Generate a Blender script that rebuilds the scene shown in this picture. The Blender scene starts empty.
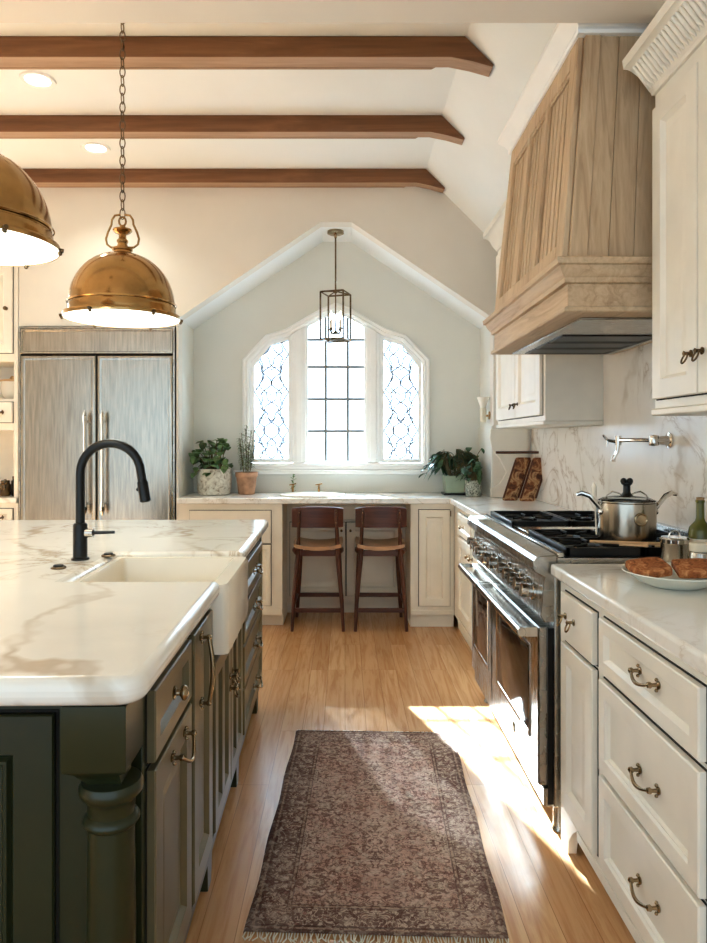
import bpy, bmesh, math, random
from mathutils import Vector, Matrix
random.seed(7)
C = bpy.context.scene.collection
PI = math.pi
V = Vector
Z = V((0, 0, 1))

# ------------------------------------------------------------------ mesh helpers
W = lambda x, y, z: V((x, y, z))


def frame(O, U, N):
    O, U, N = V(O), V(U), V(N)
    return lambda u, v, w: O + U * u + Z * v + N * w


def patch(A, B, Cc, D, out):
    """bilinear patch, A bottom-left, B bottom-right, Cc top-right, D top-left, u and v in 0..1, w along the normal"""
    A, B, Cc, D = V(A), V(B), V(Cc), V(D)
    n = (B - A).cross(D - A).normalized()
    if n.dot(V(out)) < 0:
        n = -n
    return lambda u, v, w: (A * (1 - u) + B * u) * (1 - v) + (D * (1 - u) + Cc * u) * v + n * w


class MB:
    def __init__(s):
        s.bm = bmesh.new()

    def vs(s, pts):
        return [s.bm.verts.new(p) for p in pts]

    def face(s, vs):
        try:
            return s.bm.faces.new(vs)
        except ValueError:
            return None

    def box(s, a, b, F=W):
        (x0, y0, z0), (x1, y1, z1) = a, b
        v = s.vs([F(x, y, z) for z in (z0, z1) for y in (y0, y1) for x in (x0, x1)])
        for q in ((0, 1, 3, 2), (4, 6, 7, 5), (0, 4, 5, 1), (2, 3, 7, 6), (0, 2, 6, 4), (1, 5, 7, 3)):
            s.face([v[i] for i in q])
        return s

    def prism(s, poly, w0, w1, F):
        a = s.vs([F(u, v, w0) for u, v in poly])
        b = s.vs([F(u, v, w1) for u, v in poly])
        s.face(a)
        s.face(list(reversed(b)))
        n = len(poly)
        for i in range(n):
            j = (i + 1) % n
            s.face([a[i], b[i], b[j], a[j]])
        return s

    def loft(s, rings, closed=True, cap0=True, cap1=True):
        R = [s.vs(r) for r in rings]
        n = len(R[0])
        for k in range(len(R) - 1):
            for i in range(n if closed else n - 1):
                j = (i + 1) % n
                s.face([R[k][i], R[k][j], R[k + 1][j], R[k + 1][i]])
        if cap0:
            s.face(list(reversed(R[0])))
        if cap1:
            s.face(R[-1])
        return s

    def rect(s, F, u0, u1, v0, v1, prof):
        """concentric rectangle loft: prof = [(inset, height)]"""
        rings = []
        for i, w in prof:
            rings.append([F(u0 + i, v0 + i, w), F(u1 - i, v0 + i, w), F(u1 - i, v1 - i, w), F(u0 + i, v1 - i, w)])
        return s.loft(rings)

    def lathe(s, prof, c, n=24, ax=(0, 0, 1), a0=0.0, cap=True, sx=1.0):
        ax = V(ax).normalized()
        t = V((1, 0, 0)) if abs(ax.x) < .9 else V((0, 1, 0))
        e1 = (t - ax * t.dot(ax)).normalized()
        e2 = ax.cross(e1)
        c = V(c)
        rings = [[c + ax * z + (e1 * math.cos(a0 + 2 * PI * k / n) * sx + e2 * math.sin(a0 + 2 * PI * k / n)) * max(r, 1e-4)
                  for k in range(n)] for r, z in prof]
        return s.loft(rings, True, cap, cap)

    def tube(s, pts, r, n=8, closed=False, flat=1.0):
        P = [V(p) for p in pts]
        m = len(P)
        rr = r if isinstance(r, (list, tuple)) else [r] * m
        T = []
        for i in range(m):
            a = P[i - 1] if (i > 0 or closed) else P[i]
            b = P[(i + 1) % m] if (i < m - 1 or closed) else P[i]
            T.append((b - a).normalized())
        t = V((0, 0, 1)) if abs(T[0].z) < .9 else V((0, 1, 0))
        e = (t - T[0] * t.dot(T[0])).normalized()
        rings = []
        for i in range(m):
            e = (e - T[i] * e.dot(T[i]))
            if e.length < 1e-6:
                e = T[i].orthogonal()
            e.normalize()
            f = T[i].cross(e)
            rings.append([P[i] + (e * math.cos(2 * PI * k / n) + f * math.sin(2 * PI * k / n) * flat) * rr[i] for k in range(n)])
        if closed:
            R = [s.vs(q) for q in rings]
            for k in range(m):
                A, B = R[k], R[(k + 1) % m]
                for i in range(n):
                    j = (i + 1) % n
                    s.face([A[i], A[j], B[j], B[i]])
            return s
        return s.loft(rings)

    def ball(s, c, r, n=10, sz=1.0):
        prof = [(r * math.sin(PI * k / 6), -r * sz * math.cos(PI * k / 6)) for k in range(7)]
        return s.lathe(prof, c, n)

    def leaf(s, p, d, up, L, w, droop=.4, n=4):
        """a bent leaf with a folded midrib"""
        p, d, up = V(p), V(d).normalized(), V(up)
        sd = d.cross(up)
        if sd.length < 1e-3:
            sd = d.orthogonal()
        sd.normalize()
        up = sd.cross(d).normalized()
        rows = []
        for i in range(n + 1):
            t = i / n
            c = p + d * (L * t) - Z * (droop * L * t * t)
            ww = w * math.sin(PI * (t * .88 + .07)) ** .8 if i < n else w * .04
            rows.append(s.vs([c - sd * ww + up * ww * .25, c, c + sd * ww + up * ww * .25]))
        for i in range(n):
            for j in (0, 1):
                s.face([rows[i][j], rows[i][j + 1], rows[i + 1][j + 1], rows[i + 1][j]])
        return s

    def build(s, name, mat, parent=None, world=True, bev=0.0, smooth=35, recalc=True, solid=0.0):
        bm = s.bm
        if recalc:
            bmesh.ops.recalc_face_normals(bm, faces=bm.faces)
        if parent is not None and world:
            r = parent
            while r.parent is not None:
                r = r.parent
            M = (Matrix.Translation(r.location) @ Matrix.Rotation(r.rotation_euler.z, 4, 'Z')).inverted()
            bmesh.ops.transform(bm, matrix=M, verts=bm.verts)
        me = bpy.data.meshes.new(name)
        bm.to_mesh(me)
        bm.free()
        o = bpy.data.objects.new(name, me)
        C.objects.link(o)
        for m in (mat if isinstance(mat, (list, tuple)) else [mat]):
            me.materials.append(m)
        if smooth:
            me.polygons.foreach_set('use_smooth', [True] * len(me.polygons))
            me.set_sharp_from_angle(angle=math.radians(smooth))
        if parent is not None:
            o.parent = parent
        if bev:
            b = o.modifiers.new('edge', 'BEVEL')
            b.width = bev
            b.segments = 2
            b.limit_method = 'ANGLE'
            b.angle_limit = math.radians(40)
        if solid:
            k = o.modifiers.new('thick', 'SOLIDIFY')
            k.thickness = solid
        return o


def thing(name, label, cat, loc=(0, 0, 0), rz=0.0, group=None):
    o = bpy.data.objects.new(name, None)
    o.empty_display_size = .05
    C.objects.link(o)
    o.location = loc
    o.rotation_euler = (0, 0, rz)
    return tag(o, label, cat, group)


def tag(o, label, cat, group=None, kind='thing'):
    o['label'] = label
    o['category'] = cat
    o['kind'] = kind
    if group:
        o['group'] = group
    return o


def struct(o):
    o['kind'] = 'structure'
    return o


def kids(o):
    return [c for c in bpy.data.objects if c.parent == o]


def dup(o, loc=None, rz=None, label=None, parent=None):
    c = o.copy()
    C.objects.link(c)
    if loc is not None:
        c.location = loc
    if rz is not None:
        c.rotation_euler = (0, 0, rz)
    if label:
        c['label'] = label
    if parent is not None:
        c.parent = parent
        c.matrix_parent_inverse = Matrix()
    for k in kids(o):
        dup(k, parent=c)
    return c


# ------------------------------------------------------------------ materials
def lin(c):
    f = lambda v: v / 12.92 if v <= .04045 else ((v + .055) / 1.055) ** 2.4
    return tuple(f(x / 255.0) for x in c[:3]) + (1.0,)


class NT:
    def __init__(s, name):
        s.m = bpy.data.materials.new(name)
        s.m.use_nodes = True
        s.t = s.m.node_tree
        s.b = s.t.nodes['Principled BSDF']
        s.out = s.t.nodes['Material Output']

    def n(s, ty, **k):
        o = s.t.nodes.new(ty)
        for a, b in k.items():
            setattr(o, a, b)
        return o

    def l(s, a, b):
        s.t.links.new(a, b)

    def co(s, scale=(1, 1, 1), rot=(0, 0, 0), loc=(0, 0, 0), kind='Object'):
        tc = s.n('ShaderNodeTexCoord')
        mp = s.n('ShaderNodeMapping')
        mp.inputs['Scale'].default_value = scale
        mp.inputs['Rotation'].default_value = rot
        mp.inputs['Location'].default_value = loc
        s.l(tc.outputs[kind], mp.inputs['Vector'])
        return mp.outputs['Vector']

    def noise(s, vec, scale=5, detail=4, rough=.5, dist=0.0):
        o = s.n('ShaderNodeTexNoise')
        s.l(vec, o.inputs['Vector'])
        o.inputs['Scale'].default_value = scale
        o.inputs['Detail'].default_value = detail
        o.inputs['Roughness'].default_value = rough
        o.inputs['Distortion'].default_value = dist
        return o.outputs['Fac']

    def ramp(s, fac, stops, mode='LINEAR'):
        o = s.n('ShaderNodeValToRGB')
        o.color_ramp.interpolation = mode
        e = o.color_ramp.elements
        while len(e) < len(stops):
            e.new(.5)
        for k, (p, c) in enumerate(stops):
            e[k].position = p
            e[k].color = c if len(c) == 4 else lin(c)
        s.l(fac, o.inputs['Fac'])
        return o.outputs['Color']

    def math(s, op, a, b=None, c=None):
        o = s.n('ShaderNodeMath', operation=op)
        for i, v in enumerate((a, b, c)):
            if v is None:
                continue
            if isinstance(v, (int, float)):
                o.inputs[i].default_value = v
            else:
                s.l(v, o.inputs[i])
        return o.outputs[0]

    def mix(s, fac, a, b, mode='MIX'):
        o = s.n('ShaderNodeMix', data_type='RGBA', blend_type=mode)
        for sock, v in ((o.inputs[0], fac), (o.inputs[6], a), (o.inputs[7], b)):
            if isinstance(v, (int, float)):
                sock.default_value = v
            elif isinstance(v, tuple):
                sock.default_value = v if len(v) == 4 else lin(v)
            else:
                s.l(v, sock)
        return o.outputs[2]

    def bump(s, h, strength=.2, dist=.01):
        o = s.n('ShaderNodeBump')
        o.inputs['Strength'].default_value = strength
        o.inputs['Distance'].default_value = dist
        s.l(h, o.inputs['Height'])
        s.l(o.outputs['Normal'], s.b.inputs['Normal'])

    def set(s, **k):
        for a, v in k.items():
            sock = s.b.inputs[a.replace('_', ' ')]
            if isinstance(v, (int, float)):
                sock.default_value = v
            elif isinstance(v, tuple):
                sock.default_value = v if len(v) == 4 else lin(v)
            else:
                s.l(v, sock)
        return s


def paint(name, rgb, rough=.45, var=.04, scale=6.0, bump=.0):
    n = NT(name)
    f = n.noise(n.co(), scale, 3)
    a = tuple(max(0, c * (1 - var)) for c in rgb)
    b = tuple(min(255, c * (1 + var)) for c in rgb)
    n.set(Base_Color=n.ramp(f, [(.3, a), (.7, b)]), Roughness=rough)
    if bump:
        n.bump(n.noise(n.co(), 180, 2), bump, .002)
    return n.m


def metal(name, rgb, rough=.25, stretch=(1, 1, 60), var=.1, amt=.06):
    n = NT(name)
    f = n.noise(n.co(stretch), 14, 3)
    a = tuple(c * (1 - var) for c in rgb)
    n.set(Base_Color=n.ramp(f, [(.3, a), (.7, rgb)]), Metallic=1.0,
          Roughness=n.math('MULTIPLY_ADD', f, amt * 2, rough - amt))
    return n.m


def wood(name, cols, axis='x', scale=1.0, rough=.5, bump=.15, seams=False):
    st = {'x': (1.2, 16, 16), 'y': (16, 1.2, 16), 'z': (16, 16, 1.2)}[axis]
    n = NT(name)
    v = n.co(tuple(q * scale for q in st))
    f = n.noise(v, 1.6, 6, .6, 1.2)
    fine = n.noise(n.co(tuple(q * scale * 5 for q in st)), 2.2, 2, .6)
    big = n.noise(n.co(tuple(q * scale * .25 for q in st)), 1.0, 2)
    col = n.ramp(f, [(.25, cols[0]), (.5, cols[1]), (.78, cols[2])])
    col = n.mix(n.math('MULTIPLY', fine, .35), col, cols[0], 'MIX')
    col = n.mix(n.ramp(big, [(.35, (0, 0, 0, 1)), (.65, (.5, .5, .5, 1))]), col, cols[2])
    n.set(Base_Color=col, Roughness=rough)
    n.bump(fine, bump, .002)
    return n.m


def marble(name, base, vein, tan, rough=.16, scale=1.0, rot=(0, 0, .5), amount=1.0):
    n = NT(name)
    v = n.co((scale,) * 3, rot)
    cloud = n.noise(v, 1.1, 5, .6, .6)
    w = n.n('ShaderNodeTexWave', wave_type='BANDS', bands_direction='DIAGONAL')
    n.l(v, w.inputs['Vector'])
    w.inputs['Scale'].default_value = .55
    w.inputs['Distortion'].default_value = 9.0
    w.inputs['Detail'].default_value = 5.0
    w.inputs['Detail Scale'].default_value = 1.1
    w.inputs['Detail Roughness'].default_value = .62
    w2 = n.noise(v, 1.7, 8, .58, 1.6)
    v2 = n.math('ABSOLUTE', n.math('SUBTRACT', w2, .5))
    mask = n.ramp(n.noise(v, 1.6, 3), [(.38, (.1, .1, .1, 1)), (.6, (1, 1, 1, 1))])
    col = n.ramp(cloud, [(.3, tuple(c * .965 for c in base)), (.6, base)])
    veins = n.ramp(w.outputs['Fac'], [(0, (.75 * amount,) * 3 + (1,)), (.012, (.4 * amount,) * 3 + (1,)), (.05, (0, 0, 0, 1))])
    col = n.mix(n.math('MULTIPLY', veins, mask), col, vein)
    thin = n.ramp(v2, [(0, (.75 * amount,) * 3 + (1,)), (.012, (.22 * amount,) * 3 + (1,)), (.045, (0, 0, 0, 1))])
    mask2 = n.ramp(n.noise(v, .9, 2), [(.45, (0, 0, 0, 1)), (.6, (1, 1, 1, 1))])
    col = n.mix(n.math('MULTIPLY', thin, mask2), col, tan)
    n.set(Base_Color=col, Roughness=rough)
    n.b.inputs['Specular IOR Level'].default_value = .45
    return n.m


def emit(name, rgb, strength):
    n = NT(name)
    f = n.noise(n.co(), 3, 1)
    n.set(Base_Color=(240, 236, 226), Roughness=.5, Emission_Color=n.ramp(f, [(0, rgb), (1, tuple(min(255, c * 1.02) for c in rgb))]))
    n.b.inputs['Emission Strength'].default_value = strength
    return n.m


def thin_glass(name, tint=(250, 252, 255), haze=0.0, ior=1.45):
    n = NT(name)
    t = n.n('ShaderNodeBsdfTransparent')
    t.inputs['Color'].default_value = lin(tint)
    g = n.n('ShaderNodeBsdfGlossy')
    g.inputs['Roughness'].default_value = .03
    fr = n.n('ShaderNodeFresnel')
    fr.inputs['IOR'].default_value = ior
    mx = n.n('ShaderNodeMixShader')
    n.l(fr.outputs[0], mx.inputs[0])
    n.l(t.outputs[0], mx.inputs[1])
    n.l(g.outputs[0], mx.inputs[2])
    last = mx.outputs[0]
    if haze:
        d = n.n('ShaderNodeBsdfTranslucent')
        f = n.noise(n.co(), 22, 3, .6, 1.0)
        n.l(n.ramp(f, [(.3, (98, 104, 114)), (.7, (116, 121, 128))]), d.inputs['Color'])
        m2 = n.n('ShaderNodeMixShader')
        m2.inputs[0].default_value = haze
        n.l(last, m2.inputs[1])
        n.l(d.outputs[0], m2.inputs[2])
        last = m2.outputs[0]
    n.l(last, n.out.inputs['Surface'])
    return n.m


M = {}
M['wall'] = paint('warm_white_wall', (230, 224, 213), .85, .015, 2, .05)
M['alcove'] = paint('pale_sage_wall', (228, 227, 219), .85, .015, 2, .05)
M['ceiling'] = paint('white_ceiling', (240, 241, 239), .9, .01, 2, .04)
M['trim'] = paint('white_trim', (249, 248, 245), .4, .01)
M['cream'] = paint('cream_paint', (234, 226, 209), .38, .02)
M['ivory'] = paint('ivory_paint', (238, 232, 219), .38, .02)
M['green'] = paint('dark_green_paint', (46, 50, 29), .3, .05)
M['olive'] = paint('lit_green_paint', (108, 100, 76), .3, .05)  # island green with the window's grazing sheen put into the colour, aisle-side fronts
M['gap'] = paint('dark_gap', (38, 34, 28), .8, .05)
M['steel'] = metal('brushed_steel', (186, 182, 174), .27, (1, 60, 1))
M['steel_v'] = metal('fridge_steel', (190, 183, 170), .24, (5, 5, .35), .14, .05)
M['pot_steel'] = metal('satin_pot_steel', (190, 182, 168), .2, (1, 1, 1), .05, .03)
M['chrome'] = metal('polished_steel', (215, 210, 202), .1, (1, 1, 1), .05, .03)
M['nickel'] = metal('antique_nickel', (178, 160, 130), .2, (1, 1, 1), .2, .05)
M['brass'] = metal('aged_brass', (188, 154, 102), .16, (1, 1, 1), .14, .05)
M['bronze'] = metal('dark_bronze', (124, 106, 82), .28, (1, 1, 1), .2, .05)
M['black_iron'] = paint('black_iron', (12, 12, 12), .38, .1)
M['black'] = paint('matte_black', (7, 7, 7), .36, .08)
M['oven_glass'] = paint('oven_glass', (50, 36, 26), .08, .1)
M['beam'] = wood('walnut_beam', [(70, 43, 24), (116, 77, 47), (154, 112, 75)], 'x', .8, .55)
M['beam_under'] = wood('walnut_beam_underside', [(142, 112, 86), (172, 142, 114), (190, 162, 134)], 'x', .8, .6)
M['hood'] = wood('weathered_oak', [(152, 126, 96), (196, 171, 138), (220, 200, 168)], 'z', 1.2, .6)
M['hood_y'] = wood('weathered_oak_rail', [(156, 130, 100), (198, 173, 140), (220, 200, 168)], 'y', 1.2, .6)
M['hood_x'] = wood('weathered_oak_side', [(150, 122, 93), (174, 146, 114), (192, 166, 134)], 'x', 1.2, .6)
M['stool'] = wood('red_brown_wood', [(44, 23, 14), (78, 42, 27), (102, 60, 40)], 'z', 1.6, .3)
M['stool_x'] = wood('red_brown_wood_rail', [(44, 23, 14), (78, 42, 27), (102, 60, 40)], 'x', 1.6, .3)
M['seat'] = paint('tan_leather_seat', (176, 140, 104), .35, .1)
M['spoon'] = wood('pale_spoon_wood', [(176, 138, 92), (206, 172, 126), (222, 192, 150)], 'x', 2, .6)
M['marble'] = marble('island_marble', (243, 239, 230), (184, 166, 140), (176, 154, 122), .14, 1.5, (0, 0, .35))
M['marble_b'] = marble('counter_marble', (242, 239, 232), (194, 184, 169), (182, 166, 144), .14, 1.4, (0, 0, 1.1), .8)
M['splash'] = marble('backsplash_marble', (232, 226, 216), (186, 170, 148), (170, 150, 126), .2, 1.3, (.9, .25, .2), 1.0)
M['ceramic'] = paint('white_ceramic', (240, 232, 216), .12, .01)
M['plate'] = paint('plate_glaze', (226, 228, 218), .15, .01)
M['glow'] = emit('lamp_diffuser', (255, 240, 214), 1.35)
M['can_glow'] = emit('downlight_lens', (255, 244, 224), 5.0)
M['bulb'] = emit('bulb_glow', (255, 226, 180), 3.0)
M['pane'] = thin_glass('clear_pane')
M['leaded'] = thin_glass('obscure_leaded_pane', (236, 242, 250), .94)
M['glass'] = thin_glass('clear_glass', (246, 248, 246), 0.06)
M['came'] = paint('lead_came', (118, 120, 124), .5, .08)
M['muntin'] = paint('grey_muntin', (136, 135, 131), .5, .05)
M['leaf'] = paint('green_leaf', (104, 126, 82), .45, .3, 30)
M['leaf_b'] = paint('dark_leaf', (70, 94, 66), .45, .3, 30)
M['herb'] = paint('grey_green_herb', (138, 146, 118), .6, .25, 30)
M['stem'] = paint('plant_stem', (112, 100, 70), .7, .15, 30)
M['soil'] = paint('soil', (58, 44, 34), .95, .3, 60, .4)
M['terracotta'] = paint('weathered_terracotta', (168, 132, 104), .85, .16, 14, .2)
M['celadon'] = paint('celadon_glaze', (176, 190, 166), .3, .06)
M['bottle'] = paint('olive_glass', (92, 92, 34), .1, .15)
M['cork'] = paint('cork', (176, 140, 96), .8, .1)
M['paper'] = paint('label_paper', (226, 218, 198), .7, .05)
M['spice'] = paint('spice', (150, 98, 56), .8, .2, 40)


def mottled(name, stops, scale, rough=.6, dist=1.0, bump=.2):
    n = NT(name)
    f = n.noise(n.co(), scale, 4, .6, dist)
    n.set(Base_Color=n.ramp(f, stops), Roughness=rough)
    n.bump(f, bump, .004)
    return n.m


M['speckled'] = mottled('speckled_pot', [(.34, (150, 140, 120)), (.45, (204, 198, 182)), (.6, (224, 220, 206))], 26)
M['patterned'] = mottled('patterned_pot', [(.4, (96, 100, 92)), (.5, (176, 178, 164)), (.62, (206, 206, 194))], 60)
M['toast'] = mottled('toasted_bread', [(.32, (112, 66, 34)), (.5, (164, 104, 58)), (.68, (206, 156, 104))], 45, .75)
M['board'] = mottled('mottled_board', [(.38, (72, 38, 20)), (.47, (128, 78, 42)), (.56, (190, 154, 108)), (.66, (88, 48, 26))], 16, .5)


def floor_mat():
    n = NT('oak_strip_floor')
    v = n.co((1, 1, 1), (0, 0, PI / 2))
    br = n.n('ShaderNodeTexBrick')
    br.offset = .37
    br.offset_frequency = 3
    n.l(v, br.inputs['Vector'])
    br.inputs['Color1'].default_value = (0, 0, 0, 1)
    br.inputs['Color2'].default_value = (1, 1, 1, 1)
    br.inputs['Mortar'].default_value = (.5, .5, .5, 1)
    br.inputs['Scale'].default_value = 1.0
    br.inputs['Mortar Size'].default_value = .0012
    br.inputs['Mortar Smooth'].default_value = .3
    br.inputs['Brick Width'].default_value = 1.35
    br.inputs['Row Height'].default_value = .098
    plank = n.ramp(br.outputs['Color'], [(0, (192, 150, 104)), (.35, (208, 168, 122)), (.7, (217, 180, 134)), (1, (200, 158, 110))])
    sh = n.n('ShaderNodeVectorMath', operation='MULTIPLY_ADD')
    n.l(br.outputs['Color'], sh.inputs[0])
    sh.inputs[1].default_value = (3, 7, 2)
    n.l(n.co((14, .9, 1)), sh.inputs[2])
    g = n.noise(sh.outputs[0], 2.0, 6, .62, 1.4)
    fine = n.noise(n.co((90, 3, 1)), 2.5, 2)
    col = n.mix(n.ramp(g, [(.36, (.55, .55, .55, 1)), (.55, (0, 0, 0, 1))]), plank, (168, 116, 68))
    col = n.mix(n.math('MULTIPLY', fine, .22), col, (160, 110, 66))
    col = n.mix(n.math('MULTIPLY', br.outputs['Fac'], .65), col, (120, 78, 44))
    n.set(Base_Color=col, Roughness=n.math('MULTIPLY_ADD', g, .12, .17))
    n.b.inputs['Specular IOR Level'].default_value = .5
    n.bump(n.math('SUBTRACT', n.math('MULTIPLY', fine, .15), br.outputs['Fac']), .12, .002)
    return n.m


M['floor'] = floor_mat()


def rug_mat(hw, hl):
    n = NT('worn_oriental_rug')
    tc = n.n('ShaderNodeTexCoord')
    sp = n.n('ShaderNodeSeparateXYZ')
    n.l(tc.outputs['Object'], sp.inputs[0])
    x, y = sp.outputs[0], sp.outputs[1]
    ax, ay = n.math('ABSOLUTE', x), n.math('ABSOLUTE', y)
    e = n.math('MINIMUM', n.math('SUBTRACT', hw, ax), n.math('SUBTRACT', hl, ay))
    cb = n.n('ShaderNodeCombineXYZ')
    n.l(ax, cb.inputs[0])
    n.l(n.math('PINGPONG', y, .22), cb.inputs[1])
    mv = cb.outputs[0]

    def vor(scale, feat):
        o = n.n('ShaderNodeTexVoronoi', feature=feat)
        n.l(mv, o.inputs['Vector'])
        o.inputs['Scale'].default_value = scale
        return o
    field = n.ramp(n.noise(mv, 9, 3, .5, .5), [(.35, (168, 128, 110)), (.5, (192, 156, 136)), (.65, (188, 164, 142))])
    motif = n.ramp(vor(30, 'DISTANCE_TO_EDGE').outputs['Distance'], [(0.02, (1, 1, 1, 1)), (.07, (0, 0, 0, 1))])
    swirl = n.ramp(n.math('ABSOLUTE', n.math('SUBTRACT', n.noise(mv, 26, 2, .5, 2.2), .5)), [(.02, (1, 1, 1, 1)), (.05, (0, 0, 0, 1))])
    flow = n.ramp(vor(22, 'F1').outputs['Distance'], [(.12, (1, 1, 1, 1)), (.2, (0, 0, 0, 1)), (.3, (.0, .0, .0, 1)), (.34, (.7, .7, .7, 1)), (.4, (0, 0, 0, 1))])
    col = n.mix(n.math('MULTIPLY', swirl, .8), field, (82, 60, 50))
    col = n.mix(n.math('MULTIPLY', motif, .45), col, (96, 74, 64))
    col = n.mix(n.math('MULTIPLY', flow, .55), col, (208, 188, 164))
    border = n.mix(swirl, (100, 76, 66), (196, 172, 148))
    border = n.mix(n.math('MULTIPLY', flow, .8), border, (140, 92, 80))
    inb = n.ramp(e, [(0, (1, 1, 1, 1)), (.115, (0, 0, 0, 1))], 'CONSTANT')
    col = n.mix(inb, col, border)
    bands = n.ramp(e, [(0, (1, 1, 1, 1)), (.012, (0, 0, 0, 1)), (.022, (1, 1, 1, 1)), (.028, (0, 0, 0, 1)),
                       (.098, (1, 1, 1, 1)), (.104, (0, 0, 0, 1)), (.112, (1, 1, 1, 1)), (.117, (0, 0, 0, 1))], 'CONSTANT')
    col = n.mix(n.math('MULTIPLY', bands, .85), col, (62, 44, 40))
    tanb = n.ramp(e, [(0, (0, 0, 0, 1)), (.012, (1, 1, 1, 1)), (.022, (0, 0, 0, 1)), (.104, (1, 1, 1, 1)), (.112, (0, 0, 0, 1))], 'CONSTANT')
    col = n.mix(n.math('MULTIPLY', tanb, .7), col, (160, 132, 110))
    wear = n.ramp(n.noise(tc.outputs['Object'], 4.5, 5, .65), [(.42, (0, 0, 0, 1)), (.7, (.55, .55, .55, 1))])
    col = n.mix(wear, col, (188, 164, 146))
    spk = n.ramp(n.noise(mv, 52, 2, .5, 1.4), [(.53, (0, 0, 0, 1)), (.57, (.75, .75, .75, 1))])
    col = n.mix(spk, col, (86, 56, 50))
    spk2 = n.ramp(n.noise(n.co((1, 1, 1), (0, 0, 0), (3, 1, 0)), 48, 3, .6), [(.54, (0, 0, 0, 1)), (.62, (.35, .35, .35, 1))])
    col = n.mix(spk2, col, (212, 190, 166))
    pile = n.noise(tc.outputs['Object'], 260, 2)
    col = n.mix(n.math('MULTIPLY', pile, .3), col, (76, 56, 50))
    gm_ = n.n('ShaderNodeGamma')
    n.l(col, gm_.inputs[0])
    gm_.inputs[1].default_value = .86
    col = gm_.outputs[0]
    n.set(Base_Color=col, Roughness=.95)
    n.b.inputs['Specular IOR Level'].default_value = .1
    n.bump(pile, .5, .004)
    return n.m


# ------------------------------------------------------------------ the shell
XR = 1.34            # right wall face
YG = 5.0             # wall with the gable opening
YA = 5.5             # alcove back wall
struct(MB().box((-4.2, -1.5, -.1), (1.46, 5.7, 0)).build('floor', M['floor'], smooth=0))
XZ = lambda u, v, w: V((u, w, v))
sec = [(-4.2, 3.23), (.57, 3.23), (1.05, 2.75), (1.46, 2.75), (1.46, 3.45), (-4.2, 3.45)]
struct(MB().prism(sec, 2.3, 5.12, XZ).build('ceiling', M['ceiling'], smooth=0))
struct(MB().box((-4.2, -1.5, 2.70), (1.46, 2.2995, 3.45)).build('ceiling_low', M['wall'], smooth=0))
struct(MB().box((XR, -1.5, 0), (1.46, 5.7, 2.75)).build('wall_right', M['wall'], smooth=0))
struct(MB().box((-4.3, -1.5, 0), (-4.2, 5.7, 3.45)).build('wall_left', M['wall'], smooth=0))
gx0, gx1, gc = -1.19, 1.06, -.065
gab = [(-4.2, 2.70), (-4.2, 3.235), (.57, 3.235), (1.055, 2.755), (1.34, 2.755), (1.34, 0), (gx1, 0), (gx1, 2.20), (gc + .11, 2.887),
       (gc - .11, 2.887), (gx0, 2.20), (gx0, 0), (-1.206, 0), (-1.206, 2.145), (-2.33, 2.145), (-2.33, 2.70)]
struct(MB().prism(gab, YG, YG + .12, XZ).build('wall_back', M['wall'], smooth=0))
# alcove: sides, sloped soffit, back wall pierced by the window
al = MB()
al.box((gx0 - .014, YG + .121, 0), (gx0, YA, 2.2))
struct(al.build('wall_alcove_left', M['alcove'], smooth=0))
struct(MB().box((gx1, YG + .121, 0), (gx1 + .1, YA, 2.2)).build('wall_alcove_right', M['alcove'], smooth=0))
arch_in = [(gx0, 2.2), (gc - .11, 2.887), (gc + .11, 2.887), (gx1, 2.2)]
arch_out = [(gx1 + .1, 2.2), (gx1 + .1, 2.26), (gc + .15, 3.0), (gc - .15, 3.0), (gx0 - .1, 2.26), (gx0 - .1, 2.2)]
struct(MB().prism(arch_in + arch_out, YG + .121, YA + .1, XZ).build('ceiling_alcove', M['ceiling'], smooth=0))

wc = -.07
half = [(.733, 1.094), (.733, 1.963), (.55, 2.155), (.392, 2.202), (.24, 2.292), (.115, 2.362), (0.0, 2.406)]   # casing outline, half


def outline(d):
    """window outline offset inwards by d"""
    pts = [(wc - x, z) for x, z in half[:-1]] + [(wc, half[-1][1])] + [(wc + x, z) for x, z in reversed(half[:-1])]
    out = []
    n = len(pts)
    for i in range(n):
        p0, p1, p2 = V(pts[i - 1]), V(pts[i]), V(pts[(i + 1) % n])
        d1, d2 = (p1 - p0).normalized(), (p2 - p1).normalized()
        n1, n2 = V((d1.y, -d1.x)), V((d2.y, -d2.x))
        b = (n1 + n2)
        b = b / max(1e-6, b.dot(n1))
        out.append(tuple(p1 + b * d))
    return out


hole = outline(.045)
nh = len(hole)
ai = nh // 2
L = [(gx0 - .1, 0), (gx0 - .1, 2.3), (gc - .12, 2.93), (wc, 2.93)] + [hole[i] for i in range(ai, -1, -1)] + [(wc, hole[0][1]), (wc, 0)]
Rr = [(gx1 + .1, 0), (gx1 + .1, 2.3), (gc + .12, 2.93), (wc, 2.93)] + [hole[i] for i in range(ai, nh)] + [(wc, hole[-1][1]), (wc, 0)]
ab = MB().prism(L, YA, YA + .1, XZ).prism(Rr, YA, YA + .1, XZ)
struct(ab.build('wall_alcove_back', M['alcove'], smooth=0))

# ---- window
win = bpy.data.objects.new('window_1', None)
C.objects.link(win)
win.location = (wc, YA, 1.094)
struct(win)
cs = MB()
prof = [(0, YA), (0, YA - .022), (.012, YA - .03), (.03, YA - .022), (.036, YA - .03), (.055, YA - .018), (.058, YA + .07), (0.0, YA + .07)]
rings = [[V((x, w, z)) for x, z in outline(d)] for d, w in prof[:-1]]
cs.loft(rings, True, False, False)
cs.build('window_casing', M['trim'], win, smooth=30)
inn = outline(.058)


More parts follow.
